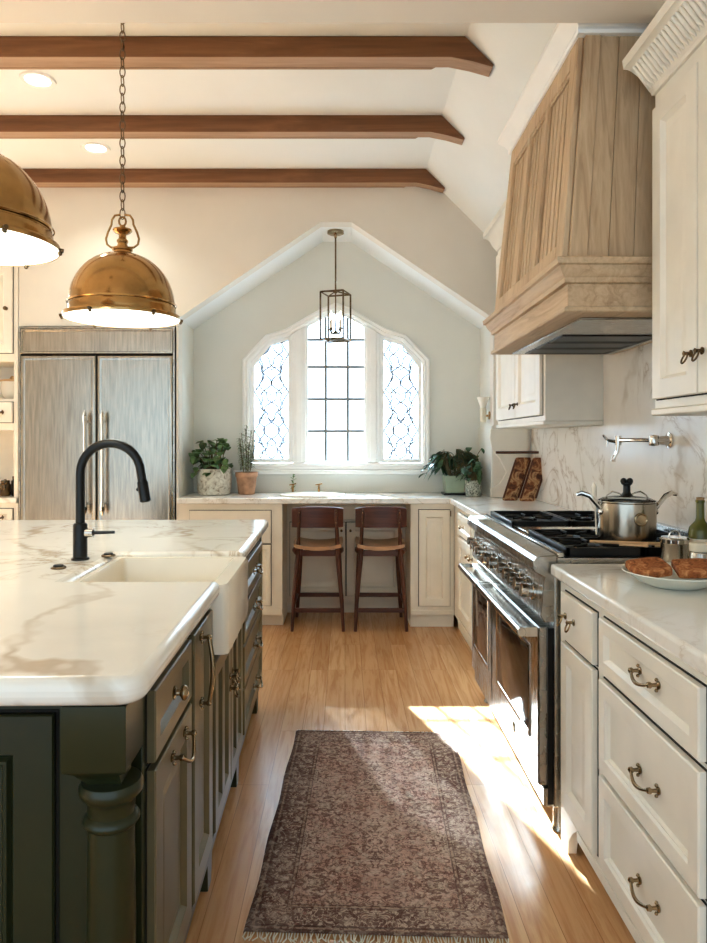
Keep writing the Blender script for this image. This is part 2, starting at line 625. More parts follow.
def ztop(x):
    for i in range(len(inn) - 1):
        (xa, za), (xb, zb) = inn[i], inn[i + 1]
        if xa <= x <= xb and xb - xa > 1e-6:
            return za + (zb - za) * (x - xa) / (xb - xa)
    return inn[0][1]


def clip(x0, x1, ins):
    """pane outline between x0 and x1 under the arched head, inset by ins"""
    xs = [x0] + [p[0] for p in inn if x0 + .01 < p[0] < x1 - .01] + [x1]
    zb = inn[0][1] + ins
    return [(x0, zb)] + [(x, ztop(min(max(x, inn[1][0] + 1e-3), inn[-2][0] - 1e-3)) - ins) for x in xs] + [(x1, zb)]


mu = MB()
for s in (-1, 1):
    xa, xb = wc + s * .237, wc + s * .345
    x0, x1 = min(xa, xb), max(xa, xb)
    po = [(x0, inn[0][1]), (x0, ztop(x0)), (x1, ztop(x1)), (x1, inn[0][1])]
    mu.prism(po, YA - .012, YA + .06, XZ)
    po = [(x0 + .03, inn[0][1]), (x0 + .03, ztop(x0 + .03)), (x1 - .03, ztop(x1 - .03)), (x1 - .03, inn[0][1])]
    mu.prism(po, YA - .026, YA - .0125, XZ)
mu.build('window_mullion', M['trim'], win, bev=.004)
sash_spans = [(inn[0][0], wc - .345), (wc - .237, wc + .237), (wc + .345, inn[-1][0])]
for k, (x0, x1) in enumerate(sash_spans):
    sa = MB()
    o = clip(x0, x1, 0.0)
    i_ = []
    w_ = .03 if k != 1 else .016
    a0, b0 = x0 + w_, x1 - w_
    i_ = [(min(max(p[0], a0), b0), p[1]) for p in clip(x0, x1, w_)]
    sa.loft([[V((x, YA + .02, z)) for x, z in o], [V((x, YA + .005, z)) for x, z in o], [V((x, YA + .005, z)) for x, z in i_], [V((x, YA + .03, z)) for x, z in i_]], True, False, False)
    sh = sa.build('window_sash', M['trim'], win, smooth=0)
    pn = MB()
    pn.face(pn.vs([V((x, YA + .03, z)) for x, z in i_]))
    pn.build('window_pane', M['pane'] if k == 1 else M['leaded'], sh, smooth=0)
    lead = MB()
    zb, r = i_[0][1], .0055
    if k == 1:
        for x in (-.082, .092):
            lead.box((wc + x - .009, YA + .018, zb), (wc + x + .009, YA + .028, ztop(wc + x) - .016))
        for z in (2.12, 1.906, 1.652, 1.40):
            lead.box((a0, YA + .0185, z - .009), (b0, YA + .0275, z + .009))
        lead.build('window_muntin', M['muntin'], sh, smooth=0)
    else:
        # interlaced ogee leading
        xm, hw = (a0 + b0) / 2, (b0 - a0) / 2
        zt = lambda x: min(ztop(min(max(x, inn[1][0] + .002), inn[-2][0] - .002)) - .03, 3)

        def curve(f, n=60):
            run = []
            for q in range(n + 1):
                z = zb + (2.2 - zb) * q / n
                x = f(z)
                if a0 <= x <= b0 and z <= zt(x):
                    run.append((x, YA + .026, z))
                else:
                    if len(run) > 2:
                        lead.tube(run, r, 5)
                    run = []
            if len(run) > 2:
                lead.tube(run, r, 5)
        T = .30
        for ph in (0, .5):
            for sg in (-1, 1):
                curve(lambda z: xm + sg * hw * .62 * math.sin(2 * PI * ((z - zb) / T / 2 + ph / 2)) + sg * .015 * math.sin(2 * PI * (z - zb) / .11))
        for sg in (-1, 1):
            curve(lambda z: xm + sg * hw * (1.0 - .5 * abs(math.sin(PI * (z - zb) / T + .8))))
        for q in range(5):
            zc = zb + .1 + q * .2
            for sg in (-1, 1):
                lead.tube([(xm + sg * hw * .95 * t, YA + .026, zc + .07 * t * t + .02 * math.sin(6 * t)) for t in (0, .2, .4, .6, .8, 1)], r * .8, 5)
        lead.build('window_leading', M['came'], sh, smooth=60)
sl = MB().box((wc - .80, YA - .06, 1.062), (wc + .80, YA - .0005, 1.094))
sl.build('window_sill', M['trim'], win, bev=.006)

# ------------------------------------------------------------------ ceiling beams
for i, (y0, y1, lab) in enumerate(((3.29, 3.405, 'exposed brown wooden ceiling beam nearest the camera'), (4.09, 4.187, 'exposed brown wooden ceiling beam in the middle of the three'),
                                   (4.897, 4.998, 'exposed brown wooden ceiling beam running against the gable wall'))):
    t = thing('ceiling_beam', lab, 'beam', (-1.5, (y0 + y1) / 2, 3.13), group='exposed ceiling beams')
    x = .0
    pol = [(-4.19, 3.13), (.50, 3.13), (.60, 3.11), (.695, 3.083), (.70, 3.095), (.565, 3.2295), (-4.19, 3.2295)]
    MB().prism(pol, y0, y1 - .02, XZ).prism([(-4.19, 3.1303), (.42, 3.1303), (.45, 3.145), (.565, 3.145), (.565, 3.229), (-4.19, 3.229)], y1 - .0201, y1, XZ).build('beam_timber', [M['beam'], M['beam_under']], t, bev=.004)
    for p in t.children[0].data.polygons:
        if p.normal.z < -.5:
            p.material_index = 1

# ------------------------------------------------------------------ recessed lights
for (x, y, lab) in ((-1.62, 3.69, 'lit round recessed ceiling light between the first two beams'), (-1.62, 4.55, 'lit round recessed ceiling light between the last two beams')):
    t = thing('recessed_ceiling_light', lab, 'ceiling light', (x, y, 3.22), group='recessed ceiling lights')
    MB().lathe([(.062, 0), (.066, -.006), (.088, -.008), (.092, 0)], (x, y, 3.2295), 32, cap=False).build('trim_ring', M['trim'], t)
    MB().lathe([(.001, -.003), (.061, -.003), (.063, 0)], (x, y, 3.2293), 32).build('lens', M['can_glow'], t)

# ------------------------------------------------------------------ shared cabinet parts
DOOR = [(0, 0), (0, .016), (.003, .019), (.058, .019), (.064, .013), (.07, .006), (.085, .006), (.10, .011), (.104, .011)]
DRAW = [(0, 0), (0, .016), (.003, .019), (.036, .019), (.042, .012), (.046, .006), (.06, .006)]
FLATP = [(0, 0), (0, .016), (.003, .019), (.006, .019)]


def sprof(p, k):
    return [(i if i < .004 else i * k, w) for i, w in p]


def bail(F, u, v, wd, mat, parent, w0=.019, vert=False, drop=.022, name='handle'):
    """ornate bail pull: two turned posts with rosettes and a curved drop bar"""
    m = MB()
    pa, pb = ((u - wd / 2, v), (u + wd / 2, v)) if not vert else ((u, v - wd / 2), (u, v + wd / 2))
    o = F(0, 0, 0)
    nrm = (F(0, 0, 1) - o).normalized()
    for a, b in (pa, pb):
        m.lathe([(.009, 0), (.010, .003), (.005, .006), (.004, .016), (.0075, .02), (.0065, .027), (.001, .03)], F(a, b, w0), 10, nrm)
        m.ball(F(a, b + .012, w0 + .006), .0045, 6)
        m.ball(F(a, b - .012, w0 + .006), .0045, 6)
    pts = []
    for q in range(13):
        t = q / 12
        a = pa[0] + (pb[0] - pa[0]) * t
        b = pa[1] + (pb[1] - pa[1]) * t
        sg = math.sin(PI * t)
        pts.append(F(a, b - (drop * sg if not vert else 0), w0 + .023 + .010 * sg))
    m.tube(pts, [(.0052 if vert else .0032) + .0014 * math.sin(PI * q / 12) for q in range(13)], 8)
    return m.build(name, mat, parent, smooth=50)


def knob(F, u, v, mat, parent, w0=.019, r=.014):
    o = F(0, 0, 0)
    nrm = (F(0, 0, 1) - o).normalized()
    m = MB().lathe([(r * .9, 0), (r * .95, .003), (r * .45, .006), (r * .4, .013), (r, .02), (r * 1.02, .024), (r * .7, .03), (.001, .032)], F(u, v, w0), 14, nrm)
    return m.build('knob', mat, parent, smooth=50)


def ringpull(F, u, v, mat, parent, w0=.019):
    o = F(0, 0, 0)
    nrm = (F(0, 0, 1) - o).normalized()
    m = MB().lathe([(.010, 0), (.011, .003), (.005, .006), (.005, .018), (.008, .022), (.001, .026)], F(u, v, w0), 10, nrm)
    m.tube([F(u + .013 * math.sin(a), v - .014 - .014 * -math.cos(a) - .0, w0 + .014 + .006 * (1 - math.cos(a))) for a in [2 * PI * k / 14 for k in range(14)]], .0028, 6, True)
    return m.build('ring_pull', mat, parent, smooth=50)


def gapframe(F, rects, parent, mat=None):
    """dark reveal behind each door and drawer"""
    g = MB()
    for u0, u1, v0, v1 in rects:
        g.box((u0 - .004, v0 - .004, .0), (u1 + .004, v1 + .004, .0025), F)
        g.build('reveal', mat or M['gap'], parent, smooth=0)
        g = MB()
    g.bm.free()


# ------------------------------------------------------------------ back run under the window
Fb = frame((0, 4.965, 0), (1, 0, 0), (0, -1, 0))
t = thing('drawer_cabinet', 'cream base cabinet with drawers behind the island, under the plants', 'cabinet', (-.82, 5.2, 0))
MB().box((-1.186, 4.965, .09), (-.444, 5.49, .878)).box((-1.186, 5.03, 0), (-.444, 5.49, .0895)).build('carcass', M['cream'], t, bev=.002)
MB().box((-1.186, .09, 0.0005), (-.444, .135, .012), Fb).build('bottom_rail', M['cream'], t, bev=.003)
rc = [(-1.10, -.525, .60, .83), (-1.10, -.525, .16, .588)]
gapframe(Fb, rc, t)
for i, (a, b, c, d) in enumerate(rc):
    dr = MB().rect(Fb, a, b, c, d, FLATP if i == 0 else sprof(DRAW, .8)).build('drawer', M['cream'], t)
    knob(Fb, -.62 if i else -.8, (c + d) / 2, M['nickel'], dr, r=.011)

t = thing('sink_cabinet', 'recessed cream two-door cabinet in the knee space behind the two stools', 'cabinet', (.01, 5.42, 0))
MB().box((-.4435, 5.36, .09), (.4635, 5.49, .878)).box((-.4435, 5.40, 0), (.4635, 5.49, .0895)).build('carcass', M['cream'], t)
Fs = frame((0, 5.36, 0), (1, 0, 0), (0, -1, 0))
rc = [(-.42, .003, .14, .70), (.012, .44, .14, .70)]
gapframe(Fs, rc, t)
for i, (a, b, c, d) in enumerate(rc):
    dr = MB().rect(Fs, a, b, c, d, DOOR).build('door', M['cream'], t)
    knob(Fs, b - .03 if i == 0 else a + .03, .64, M['bronze'], dr, r=.01)
MB().box((-.42, .72, .0005), (.44, .85, .014), Fs).build('apron_panel', M['cream'], t, bev=.003)

t = thing('corner_cabinet', 'cream base cabinet with one narrow panelled door right of the stools', 'cabinet', (.62, 5.2, 0))
MB().box((.464, 4.965, .09), (.774, 5.49, .878)).box((.464, 4.985, 0), (.774, 5.49, .0895)).build('carcass', M['cream'], t, bev=.002)
MB().box((.464, .09, .0005), (.774, .125, .010), Fb).build('bottom_rail', M['cream'], t, bev=.003)
rc = [(.523, .742, .155, .835)]
gapframe(Fb, rc, t)
dr = MB().rect(Fb, *rc[0], sprof(DOOR, .85)).build('door', M['cream'], t)
hg = MB().box((.742, .79, .012), (.75, .83, .022), Fb).build('hinge', M['bronze'], t)

# right run beyond the range
Ff = frame((.775, 4.96, 0), (0, -1, 0), (-1, 0, 0))
t = thing('base_cabinet', 'cream base cabinet between the range and the window corner', 'cabinet', (1.05, 4.3, 0))
MB().box((.775, 3.625, .09), (1.33, 4.96, .878)).box((.80, 3.625, 0), (1.33, 4.96, .0895)).build('carcass', M['cream'], t, bev=.002)
MB().box((.2, .0905, .0005), (1.33, .125, .010), Ff).build('bottom_rail', M['cream'], t, bev=.003)
rc = [(.25, .74, .70, .84), (.25, .74, .155, .685), (.78, 1.27, .70, .84), (.78, 1.27, .155, .685)]
gapframe(Ff, rc, t)
for i, (a, b, c, d) in enumerate(rc):
    dr = MB().rect(Ff, a, b, c, d, DOOR if i % 2 else DRAW).build('door' if i % 2 else 'drawer', M['cream'], t)
    knob(Ff, (a + b) / 2 if not i % 2 else (b - .03 if i == 1 else a + .03), .77 if not i % 2 else .62, M['nickel'], dr, r=.012)

# worktop: one L-shaped slab
XY = lambda u, v, w: V((u, v, w))
wt = MB().prism([(-1.187, 4.93), (.745, 4.93), (.745, 3.622), (1.326, 3.622), (1.326, 4.997), (1.056, 4.997), (1.056, 5.488), (-1.187, 5.488)], .8785, .92, XY).build('worktop', M['marble_b'], bev=.006)
tag(wt, 'white marble worktop under the window, turning the corner to the range', 'worktop')

# low splash and side splash in the alcove
struct(MB().box((-1.186, 5.489, .9205), (1.055, 5.4995, 1.06)).build('trim_splash', M['alcove'], smooth=0))
struct(MB().box((1.047, 5.0, .9205), (1.0595, 5.488, 1.43)).build('trim_side_splash', M['alcove'], smooth=0))
# marble backsplash on the right wall
YZ = lambda u, v, w: V((w, u, v))
struct(MB().prism([(1.25, .9205), (4.996, .9205), (4.996, 1.405), (3.60, 1.405), (3.60, 1.90), (2.262, 1.90), (2.262, 1.405), (1.25, 1.405)], 1.3275, 1.3395, YZ).build('trim_backsplash', M['splash'], smooth=0))

# sink and taps under the window
t = thing('drop_in_sink', 'white oval sink rim set in the worktop under the window', 'sink', (-.24, 5.13, .92))
pr = [(.17, .0005), (.17, .012), (.155, .018), (.14, .016), (.125, .004), (.05, .002), (.001, .002)]
MB().lathe(pr, (-.24, 5.14, .9205), 40, sx=1.42).build('basin', M['ceramic'], t)
MB().lathe([(.014, 0), (.014, .003), (.001, .003)], (-.24, 5.14, .924), 16).build('drain', M['nickel'], t)
for (x, lab) in ((-.40, 'small brass tap with leafy spray at the left of the window sink'), (-.20, 'small brass tap at the right of the window sink')):
    t = thing('tap', lab, 'tap', (x, 5.36, .921), group='taps at the window sink')
    MB().lathe([(.02, 0), (.02, .006), (.009, .012), (.008, .06), (.011, .066), (.001, .07)], (x, 5.36, .921), 14).build('tap_body', M['brass'], t)
    MB().tube([(x - .026, 5.36, .985), (x + .026, 5.36, .995)], .0045, 8).tube([(x, 5.35, .96), (x, 5.32, .985), (x, 5.28, .975), (x, 5.275, .96)], .005, 8).build('tap_lever', M['brass'], t)
    if x < -.3:
        sp = MB()
        for q in range(12):
            a = q * 2.4
            sp.leaf((x + .004 * math.cos(a), 5.40 + .004 * math.sin(a), .93 + q * .011), (math.cos(a), math.sin(a), .8), Z, .035, .009, .2, 3)
        sp.tube([(x, 5.40, .922), (x, 5.40, 1.07)], .0018, 5)
        sp = sp.build('herb_sprig', M['leaf'])
        tag(sp, 'thin green sprig standing by the left tap under the window', 'sprig')

# ------------------------------------------------------------------ refrigerator
t = thing('refrigerator', 'large built-in stainless steel double-door refrigerator in the gable wall', 'refrigerator', (-1.765, 5.3, 0))
fx0, fx1 = -2.322, -1.212
MB().box((fx0, 5.0, 0), (fx1, 5.62, 2.138)).build('housing', M['gap'], t)
Fr = frame((0, 5.0, 0), (1, 0, 0), (0, -1, 0))
MB().box((fx0, 0, .0005), (fx0 + .012, 2.138, .02), Fr).box((fx1 - .012, 0, .0005), (fx1, 2.138, .02), Fr).box((fx0 + .0121, 2.124, .0005), (fx1 - .0121, 2.138, .02), Fr).build('trim_frame', M['steel'], t, bev=.002)
MB().rect(Fr, fx0 + .014, fx1 - .014, 1.944, 2.122, [(0, 0), (0, .02), (.004, .024), (.014, .024), (.018, .018), (.02, .018)]).build('grille_panel', M['steel_v'], t)
MB().box((fx0 + .014, .0, .0005), (fx1 - .014, .095, .008), Fr).build('toe_grille', M['black'], t)
cx = (fx0 + fx1) / 2
for s, (a, b) in enumerate(((fx0 + .014, cx - .004), (cx + .004, fx1 - .014))):
    d = MB().rect(Fr, a, b, .10, 1.932, [(0, 0), (0, .02), (.006, .028), (.016, .03), (.03, .026), (.034, .026)]).build('door', M['steel_v'], t)
    hx = cx + (-.062 if s == 0 else .062)
    h = MB()
    h.tube([Fr(hx, z, .08) for z in (.80, .84, .86, .90, 1.44, 1.48, 1.50, 1.54)], [.003, .017, .017, .012, .012, .017, .017, .003], 6)
    for z in (.88, 1.46):
        h.tube([Fr(hx, z, .026), Fr(hx, z, .08)], .009, 8)
    h.build('handle', M['chrome'], d)

# ------------------------------------------------------------------ hutch left of the refrigerator
t = thing('hutch_cabinet', 'cream wall hutch with open niches at the left of the refrigerator', 'cabinet', (-2.7, 5.2, 0))
hx0, hx1 = -3.1, -2.335
h = MB()
h.box((hx0, 5.0, .09), (hx1, 5.45, .879)).box((hx0, 5.04, 0), (hx1, 5.45, .0895))
h.box((hx1 - .03, 5.0, .9205), (hx1, 5.449, 2.69)).box((hx0, 5.0, .9205), (hx0 + .03, 5.449, 2.69)).box((hx0 + .0301, 5.42, .9205), (hx1 - .0301, 5.449, 2.69))
h.box((hx0 + .0301, 5.0, 1.40), (hx1 - .0301, 5.4195, 1.625)).box((hx0 + .0301, 5.0, 1.89), (hx1 - .0301, 5.4195, 2.69))
h.build('carcass', M['ivory'], t, bev=.002)
rc = [(hx0 + .04, -2.37, 1.95, 2.58), (hx0 + .04, -2.37, 1.455, 1.60), (hx0 + .04, -2.37, .72, .84), (hx0 + .04, -2.37, .15, .70)]
gapframe(Fr, rc, t)
for i, (a, b, c, d) in enumerate(rc):
    dr = MB().rect(Fr, a, b, c, d, FLATP if i == 1 else DOOR if i in (0, 3) else DRAW).build('drawer' if i in (1, 2) else 'door', M['ivory'], t)
    (bail if i in (1, 2) else lambda *q: knob(*q[:3 - 1 + 0], q[2], q[4], q[5]))(Fr, b - .10 if i in (1, 2) else b - .04, (c + d) / 2, .07, M['bronze'], dr)
wt = MB().box((hx0, 4.975, .8795), (hx1 - .001, 5.448, .92)).build('hutch_worktop', M['marble_b'], bev=.005)
tag(wt, 'short marble worktop of the hutch left of the refrigerator', 'worktop')
t = thing('lidded_bowl', 'pale bowl with wooden lid in the upper niche left of the refrigerator', 'bowl', (-2.47, 5.2, 1.6255))
MB().lathe([(.04, 0), (.045, .004), (.07, .03), (.082, .08), (.078, .13), (.08, .135), (.074, .13), (.077, .08), (.065, .034), (.001, .01)], (-2.47, 5.2, 1.6255), 24).build('bowl_body', M['ceramic'], t)
MB().lathe([(.086, .0), (.088, .012), (.02, .02), (.012, .04), (.001, .045)], (-2.47, 5.2, 1.762), 24).build('bowl_lid', M['spoon'], t)
for k, (x, y, hh, mm, lab) in enumerate(((-2.42, 5.16, .15, 'black', 'dark jar on the hutch worktop, next to the refrigerator'), (-2.49, 5.13, .12, 'bronze', 'short bronze-coloured jar on the hutch worktop'), (-2.44, 5.29, .17, 'stool', 'tall brown jar at the back of the hutch worktop'))):
    t = thing('storage_jar', lab, 'jar', (x, y, .9205), group='dark jars on the hutch')
    MB().lathe([(.034, 0), (.038, .006), (.038, hh * .7), (.028, hh * .8)], (x, y, .9205), 18).build('jar_body', M[mm], t)
    MB().lathe([(.03, 0), (.03, hh * .15), (.008, hh * .17), (.008, hh * .22), (.001, hh * .23)], (x, y, .9206 + hh * .8), 18).build('lid', M['bronze'], t)

# ------------------------------------------------------------------ near right base cabinets
Fn = frame((.715, 0, 0), (0, -1, 0), (-1, 0, 0))   # u = -y
t = thing('base_cabinet', 'narrow ivory base cabinet with small drawer and door beside the range', 'cabinet', (1.0, 2.1, 0))
MB().box((.715, 1.944, .13), (1.325, 2.322, .878)).build('carcass', M['ivory'], t, bev=.002)
rc = [(-2.262, -1.975, .695, .842), (-2.262, -1.975, .16, .68)]
gapframe(Fn, rc, t)
for i, (a, b, c, d) in enumerate(rc):
    dr = MB().rect(Fn, a, b, c, d, FLATP if i == 0 else DOOR).build('door' if i else 'drawer', M['ivory'], t)
    if i == 0:
        ringpull(Fn, a + .055, .775, M['nickel'], dr)
        ringpull(Fn, a + .135, .775, M['nickel'], dr)
ft = MB()
ft.prism([(-2.32, 0), (-2.25, 0), (-2.235, .05), (-2.20, .09), (-2.15, .1295), (-2.32, .1295)], -.03, 0, Fn)
ft.build('foot', M['ivory'], t, bev=.002)
MB().box((.80, 1.95, 0), (1.32, 2.31, .1295)).build('plinth', M['ivory'], t)
MB().box((-2.15, .1, -.03), (-1.944, .1295, .004), Fn).build('bottom_rail', M['ivory'], t, bev=.002)
t = thing('drawer_cabinet', 'ivory base cabinet with three deep drawers at the right', 'cabinet', (1.0, 1.6, 0))
MB().box((.715, 1.25, .13), (1.325, 1.9435, .878)).build('carcass', M['ivory'], t, bev=.002)
rc = [(-1.925, -1.38, .695, .842), (-1.925, -1.38, .425, .675), (-1.925, -1.38, .16, .41)]
gapframe(Fn, rc, t)
BIG = [(0, 0), (0, .016), (.003, .019), (.042, .019), (.047, .013), (.05, .013), (.054, .005), (.07, .005)]
for i, (a, b, c, d) in enumerate(rc):
    dr = MB().rect(Fn, a, b, c, d, DRAW if i == 0 else BIG).build('drawer', M['ivory'], t)
    bail(Fn, (a + b) / 2 + .022, (c + d) / 2 + (.008 if i == 0 else -.012), .10, M['nickel'], dr, w0=.006, drop=.012)
MB().box((.80, 1.26, 0), (1.32, 1.9435, .1295)).build('plinth', M['ivory'], t)
MB().box((-1.9435, .1, -.03), (-1.25, .1295, .004), Fn).build('bottom_rail', M['ivory'], t, bev=.002)
wt = MB().box((.682, 1.22, .8785), (1.3265, 2.328, .92)).build('worktop', M['marble_b'], bev=.010)
wt.modifiers[0].segments = 4
tag(wt, 'white marble worktop carrying the plate, right of the range', 'worktop')

# ------------------------------------------------------------------ range
ry0, ry1 = 2.34, 3.60
t = thing('range_cooker', 'wide stainless steel gas range with two oven doors', 'range', (1.0, 2.97, 0))
MB().box((.70, ry0, .10), (1.322, ry1, .915)).build('body', M['steel'], t, bev=.003)
for (x, y) in ((.73, ry0 + .05), (.73, ry1 - .05), (1.26, ry0 + .05), (1.26, ry1 - .05)):
    MB().lathe([(.022, 0), (.026, .006), (.02, .02), (.02, .0995)], (x, y, 0), 14).build('leg', M['steel'], t)
Fo = frame((.699, ry1, 0), (0, -1, 0), (-1, 0, 0))   # u from the far end, w towards the aisle
LEN = ry1 - ry0
# control panel with bullnose
cp = MB().prism([(.70, .72), (.668, .72), (.655, .74), (.668, .87), (.64, .885), (.63, .90), (.632, .925), (.645, .94), (.71, .945), (.71, .72)], ry0 + .001, ry1 - .001, lambda u, v, w: V((u - .0015, w, v)))
cp.build('control_panel', M['steel'], t, bev=.003)
Fc = patch((.6525, ry1, .745), (.6525, ry0, .745), (.666, ry0, .865), (.666, ry1, .865), (-1, 0, 0))
nrm = (Fc(.5, .5, 1) - Fc(.5, .5, 0)).normalized()
for k, (u, v, r) in enumerate(((.07, .62, .019), (.14, .55, .021), (.20, .55, .021), (.26, .52, .021), (.38, .45, .026), (.47, .45, .026), (.62, .55, .022), (.70, .52, .022), (.77, .5, .024), (.84, .5, .024), (.92, .48, .024))):
    c = Fc(u, v, 0)
    kb = MB().lathe([(r * 1.25, 0), (r * 1.25, .008), (r * .95, .01), (r, .03), (r * .95, .046), (.001, .048)], c, 20, nrm)
    kb.build('control_knob', M['chrome'], t)
# oven doors
for k, (a, b, wn) in enumerate(((.014, .50, (.12, .37)), (.512, LEN - .012, (.17, .58)))):
    d = MB().rect(Fo, a, b, .17, .70, [(0, 0), (0, .045), (.006, .05), (.012, .05)]).build('oven_door', M['steel'], t)
    w0, w1 = a + (b - a) * .16, b - (b - a) * .16
    MB().rect(Fo, w0 - .016, w1 + .016, .29, .615, [(0, .049), (0, .053), (.006, .056), (.016, .053), (.018, .050)]).build('window_surround', M['chrome'], d)
    MB().rect(Fo, w0 + .003, w1 - .003, .309, .596, [(0, .0502), (0, .0525), (.001, .0528)]).build('oven_window', M['oven_glass'], d)
    hd = MB()
    hd.box((a + .005, .676, .052), (b - .005, .69, .098), Fo)
    hd.tube([Fo(a + .002, .683, .105), Fo(b - .002, .683, .105)], .016, 14)
    for e in (a + .004, b - .022):
        hd.box((e, .667, .0505), (e + .018, .70, .112), Fo)
    hd.build('handle', M['chrome'], d, bev=.002)
# badge on the large door
bd = MB().lathe([(.022, 0), (.022, .003), (.018, .004), (.001, .004)], Fo(.90, .225, .05), 20, (-1, 0, 0)).build('badge', M['nickel'], t)
MB().rect(Fo, .004, LEN - .004, .102, .163, [(0, 0), (0, .03), (.003, .033), (.01, .033)]).build('kick_panel', M['steel'], t)
# near side edge of the doors: dark gasket
MB().box((LEN - .011, .11, .001), (LEN - .002, .70, .02), Fo).build('gasket', M['black'], t)
# cooktop
MB().box((.7105, ry0 + .001, .9155), (1.322, ry1 - .001, .935)).build('cooktop_deck', M['steel'], t, bev=.003)
MB().box((.712, ry0 + .004, .9355), (.735, ry1 - .004, .952)).build('front_lip', M['chrome'], t, bev=.004)
MB().box((1.285, ry0 + .004, .9355), (1.322, ry1 - .004, .985)).build('back_guard', M['steel'], t, bev=.003)
MB().box((.745, 2.86, .9355), (1.275, 3.10, .955)).build('griddle', M['chrome'], t, bev=.004)
for (a, b) in ((ry0 + .006, 2.85), (3.11, ry1 - .012)):
    pan = MB().box((.74, a, .9355), (1.28, b, .939)).build('burner_pan', M['black_iron'], t)
    nb = 2
    for (fx) in (.88, 1.14):
        for fy in ([.5] if b - a < .5 else [.27, .73]):
            yy = a + (b - a) * fy
            MB().lathe([(.05, 0), (.05, .006), (.038, .008), (.038, .016), (.03, .02), (.001, .021)], (fx, yy, .9392), 20).build('burner', M['black_iron'], t)
    g = MB()
    for (x0, x1) in ((.745, 1.005), (1.012, 1.275)):
        for y in (a + .008, b - .016):
            g.box((x0, y, .9392), (x1, y + .012, .968))
        for x in (x0, x1 - .012):
            g.box((x, a + .008, .9392), (x + .012, b - .004, .968))
        xm = (x0 + x1) / 2
        for fy in ([.5] if b - a < .5 else [.27, .73]):
            yy = a + (b - a) * fy
            for q in range(8):
                an = q * PI / 4
                lx = (x1 - x0) / 2 if q % 4 in (0,) else .12
                p0 = V((xm + .04 * math.cos(an), yy + .04 * math.sin(an), .964))
                p1 = V((xm + .125 * math.cos(an), yy + .118 * math.sin(an), .964))
                g.tube([p0, p1], .0055, 6)
        if b - a >= .48:
            g.box((x0, (a + b) / 2 - .006, .95), (x1, (a + b) / 2 + .006, .968))
    g.build('grate', M['black_iron'], t, bev=.001)

# ------------------------------------------------------------------ range hood
t = thing('range_hood', 'large tapered oak range hood with moulded band above the range', 'range hood', (1.0, 2.9, 1.75))
bx, tx = .738, .808
by0, by1, ty0, ty1 = 2.325, 3.39, 2.365, 3.31
zb_, zt_ = 1.90, 2.69
bt = [(bx, by0), (bx, by1), (1.338, by1), (1.338, by0)]
tp = [(tx, ty0), (tx, ty1), (1.338, ty1), (1.338, ty0)]
MB().loft([[V((x, y, zb_)) for x, y in bt], [V((x, y, zt_)) for x, y in tp]]).build('hood_body', M['hood'], t, smooth=0)
Fh = patch((bx, by1, zb_), (bx, by0, zb_), (tx, ty0, zt_), (tx, ty1, zt_), (-1, 0, 0))
fr = MB()
for (a, b, c, d) in ((0, .075, 0, 1), (.925, 1, 0, 1), (.335, .385, .12, .90), (.615, .665, .12, .90)):
    fr.box((a, c, .0005), (b, d, .020), Fh)
for (a, b, c, d) in ((.0751, .9249, 0, .12), (.0751, .9249, .90, 1)):
    fr.box((a, c, .0005), (b, d, .020), Fh)
fr.build('face_frame', M['hood'], t, bev=.003)
bd = MB()
for (a, b) in ((.0752, .3348), (.3852, .6148), (.6652, .9248)):
    n = 5
    for k in range(n):
        u0 = a + (b - a) * k / n
        u1 = a + (b - a) * (k + 1) / n
        bd.box((u0 + .006, .1202, .0004), (u1 - .006, .8998, .007), Fh)
    # small bevelled molding round the panel
    for (p, q, r_, s_) in ((a, a + .008, .12, .90), (b - .008, b, .12, .90)):
        bd.box((p, r_, .007), (q, s_, .015), Fh)
    bd.box((a, .885, .007), (b, .90, .016), Fh)
bd.build('beaded_panel', M['hood'], t, bev=.002)
Fk = patch((bx, by0, zb_), (1.338, by0, zb_), (1.338, ty0, zt_), (tx, ty0, zt_), (0, -1, 0))
sd = MB()
us = [0.0, .10, .22, .36, .50, .62, .76, .88, 1.0]
for k in range(len(us) - 1):
    sd.box((us[k] + .0012, .0, .0005), (us[k + 1] - .0012, 1, .008 if k else .014), Fk)
sd.build('side_boards', M['hood'], t, bev=.0015)
# white crown on top of hood


def hoodring(out, z, x0, y0, y1):
    return [V((1.338, y0 - out, z)), V((x0 - out, y0 - out, z)), V((x0 - out, y1 + out, z)), V((1.338, y1 + out, z))]


def band(m, prof, x0, y0, y1):
    rings = [hoodring(o, z, x0, y0, y1) for z, o in prof]
    return m.loft(rings)


cr = MB()
prof = [(2.69, .012), (2.69, .028), (2.70, .032), (2.71, .03), (2.735, .045), (2.755, .066), (2.762, .07), (2.778, .07), (2.78, .0)]
rr = []
for z, o in prof:
    rr.append([V((1.02, ty0 - o, z)), V((tx - o, ty0 - o, z)), V((tx - o, ty1 + o, z)), V((1.02, ty1 + o, z))])
rr2 = []
cr.loft(rr)
cr.build('crown', M['trim'], t, smooth=25)
bnd = MB()
band(bnd, [(1.752, -.004), (1.752, .012), (1.756, .015), (1.768, .013), (1.772, .0), (1.845, .0), (1.849, .012), (1.864, .014), (1.868, .020), (1.884, .030), (1.90, .036), (1.904, .046), (1.922, .048), (1.926, .044), (1.927, -.02)], bx - .002, by0 - .012, by1 + .06)
bnd.build('moulded_band', M['hood_y'], t, smooth=30)
un = MB()
un.box((bx + .07, by0 + .08, 1.744), (1.29, by1 + .0, 1.7515))
un.build('vent_insert', M['steel'], t, bev=.004)
fl = MB()
for k in range(3):
    y0 = by0 + .44 + k * .195
    fl.rect(lambda u, v, w: V((u, v, 1.7438 - w)), bx + .12, 1.25, y0, y0 + .185, [(0, 0), (0, .004), (.01, .006), (.02, .002), (.03, .002)])
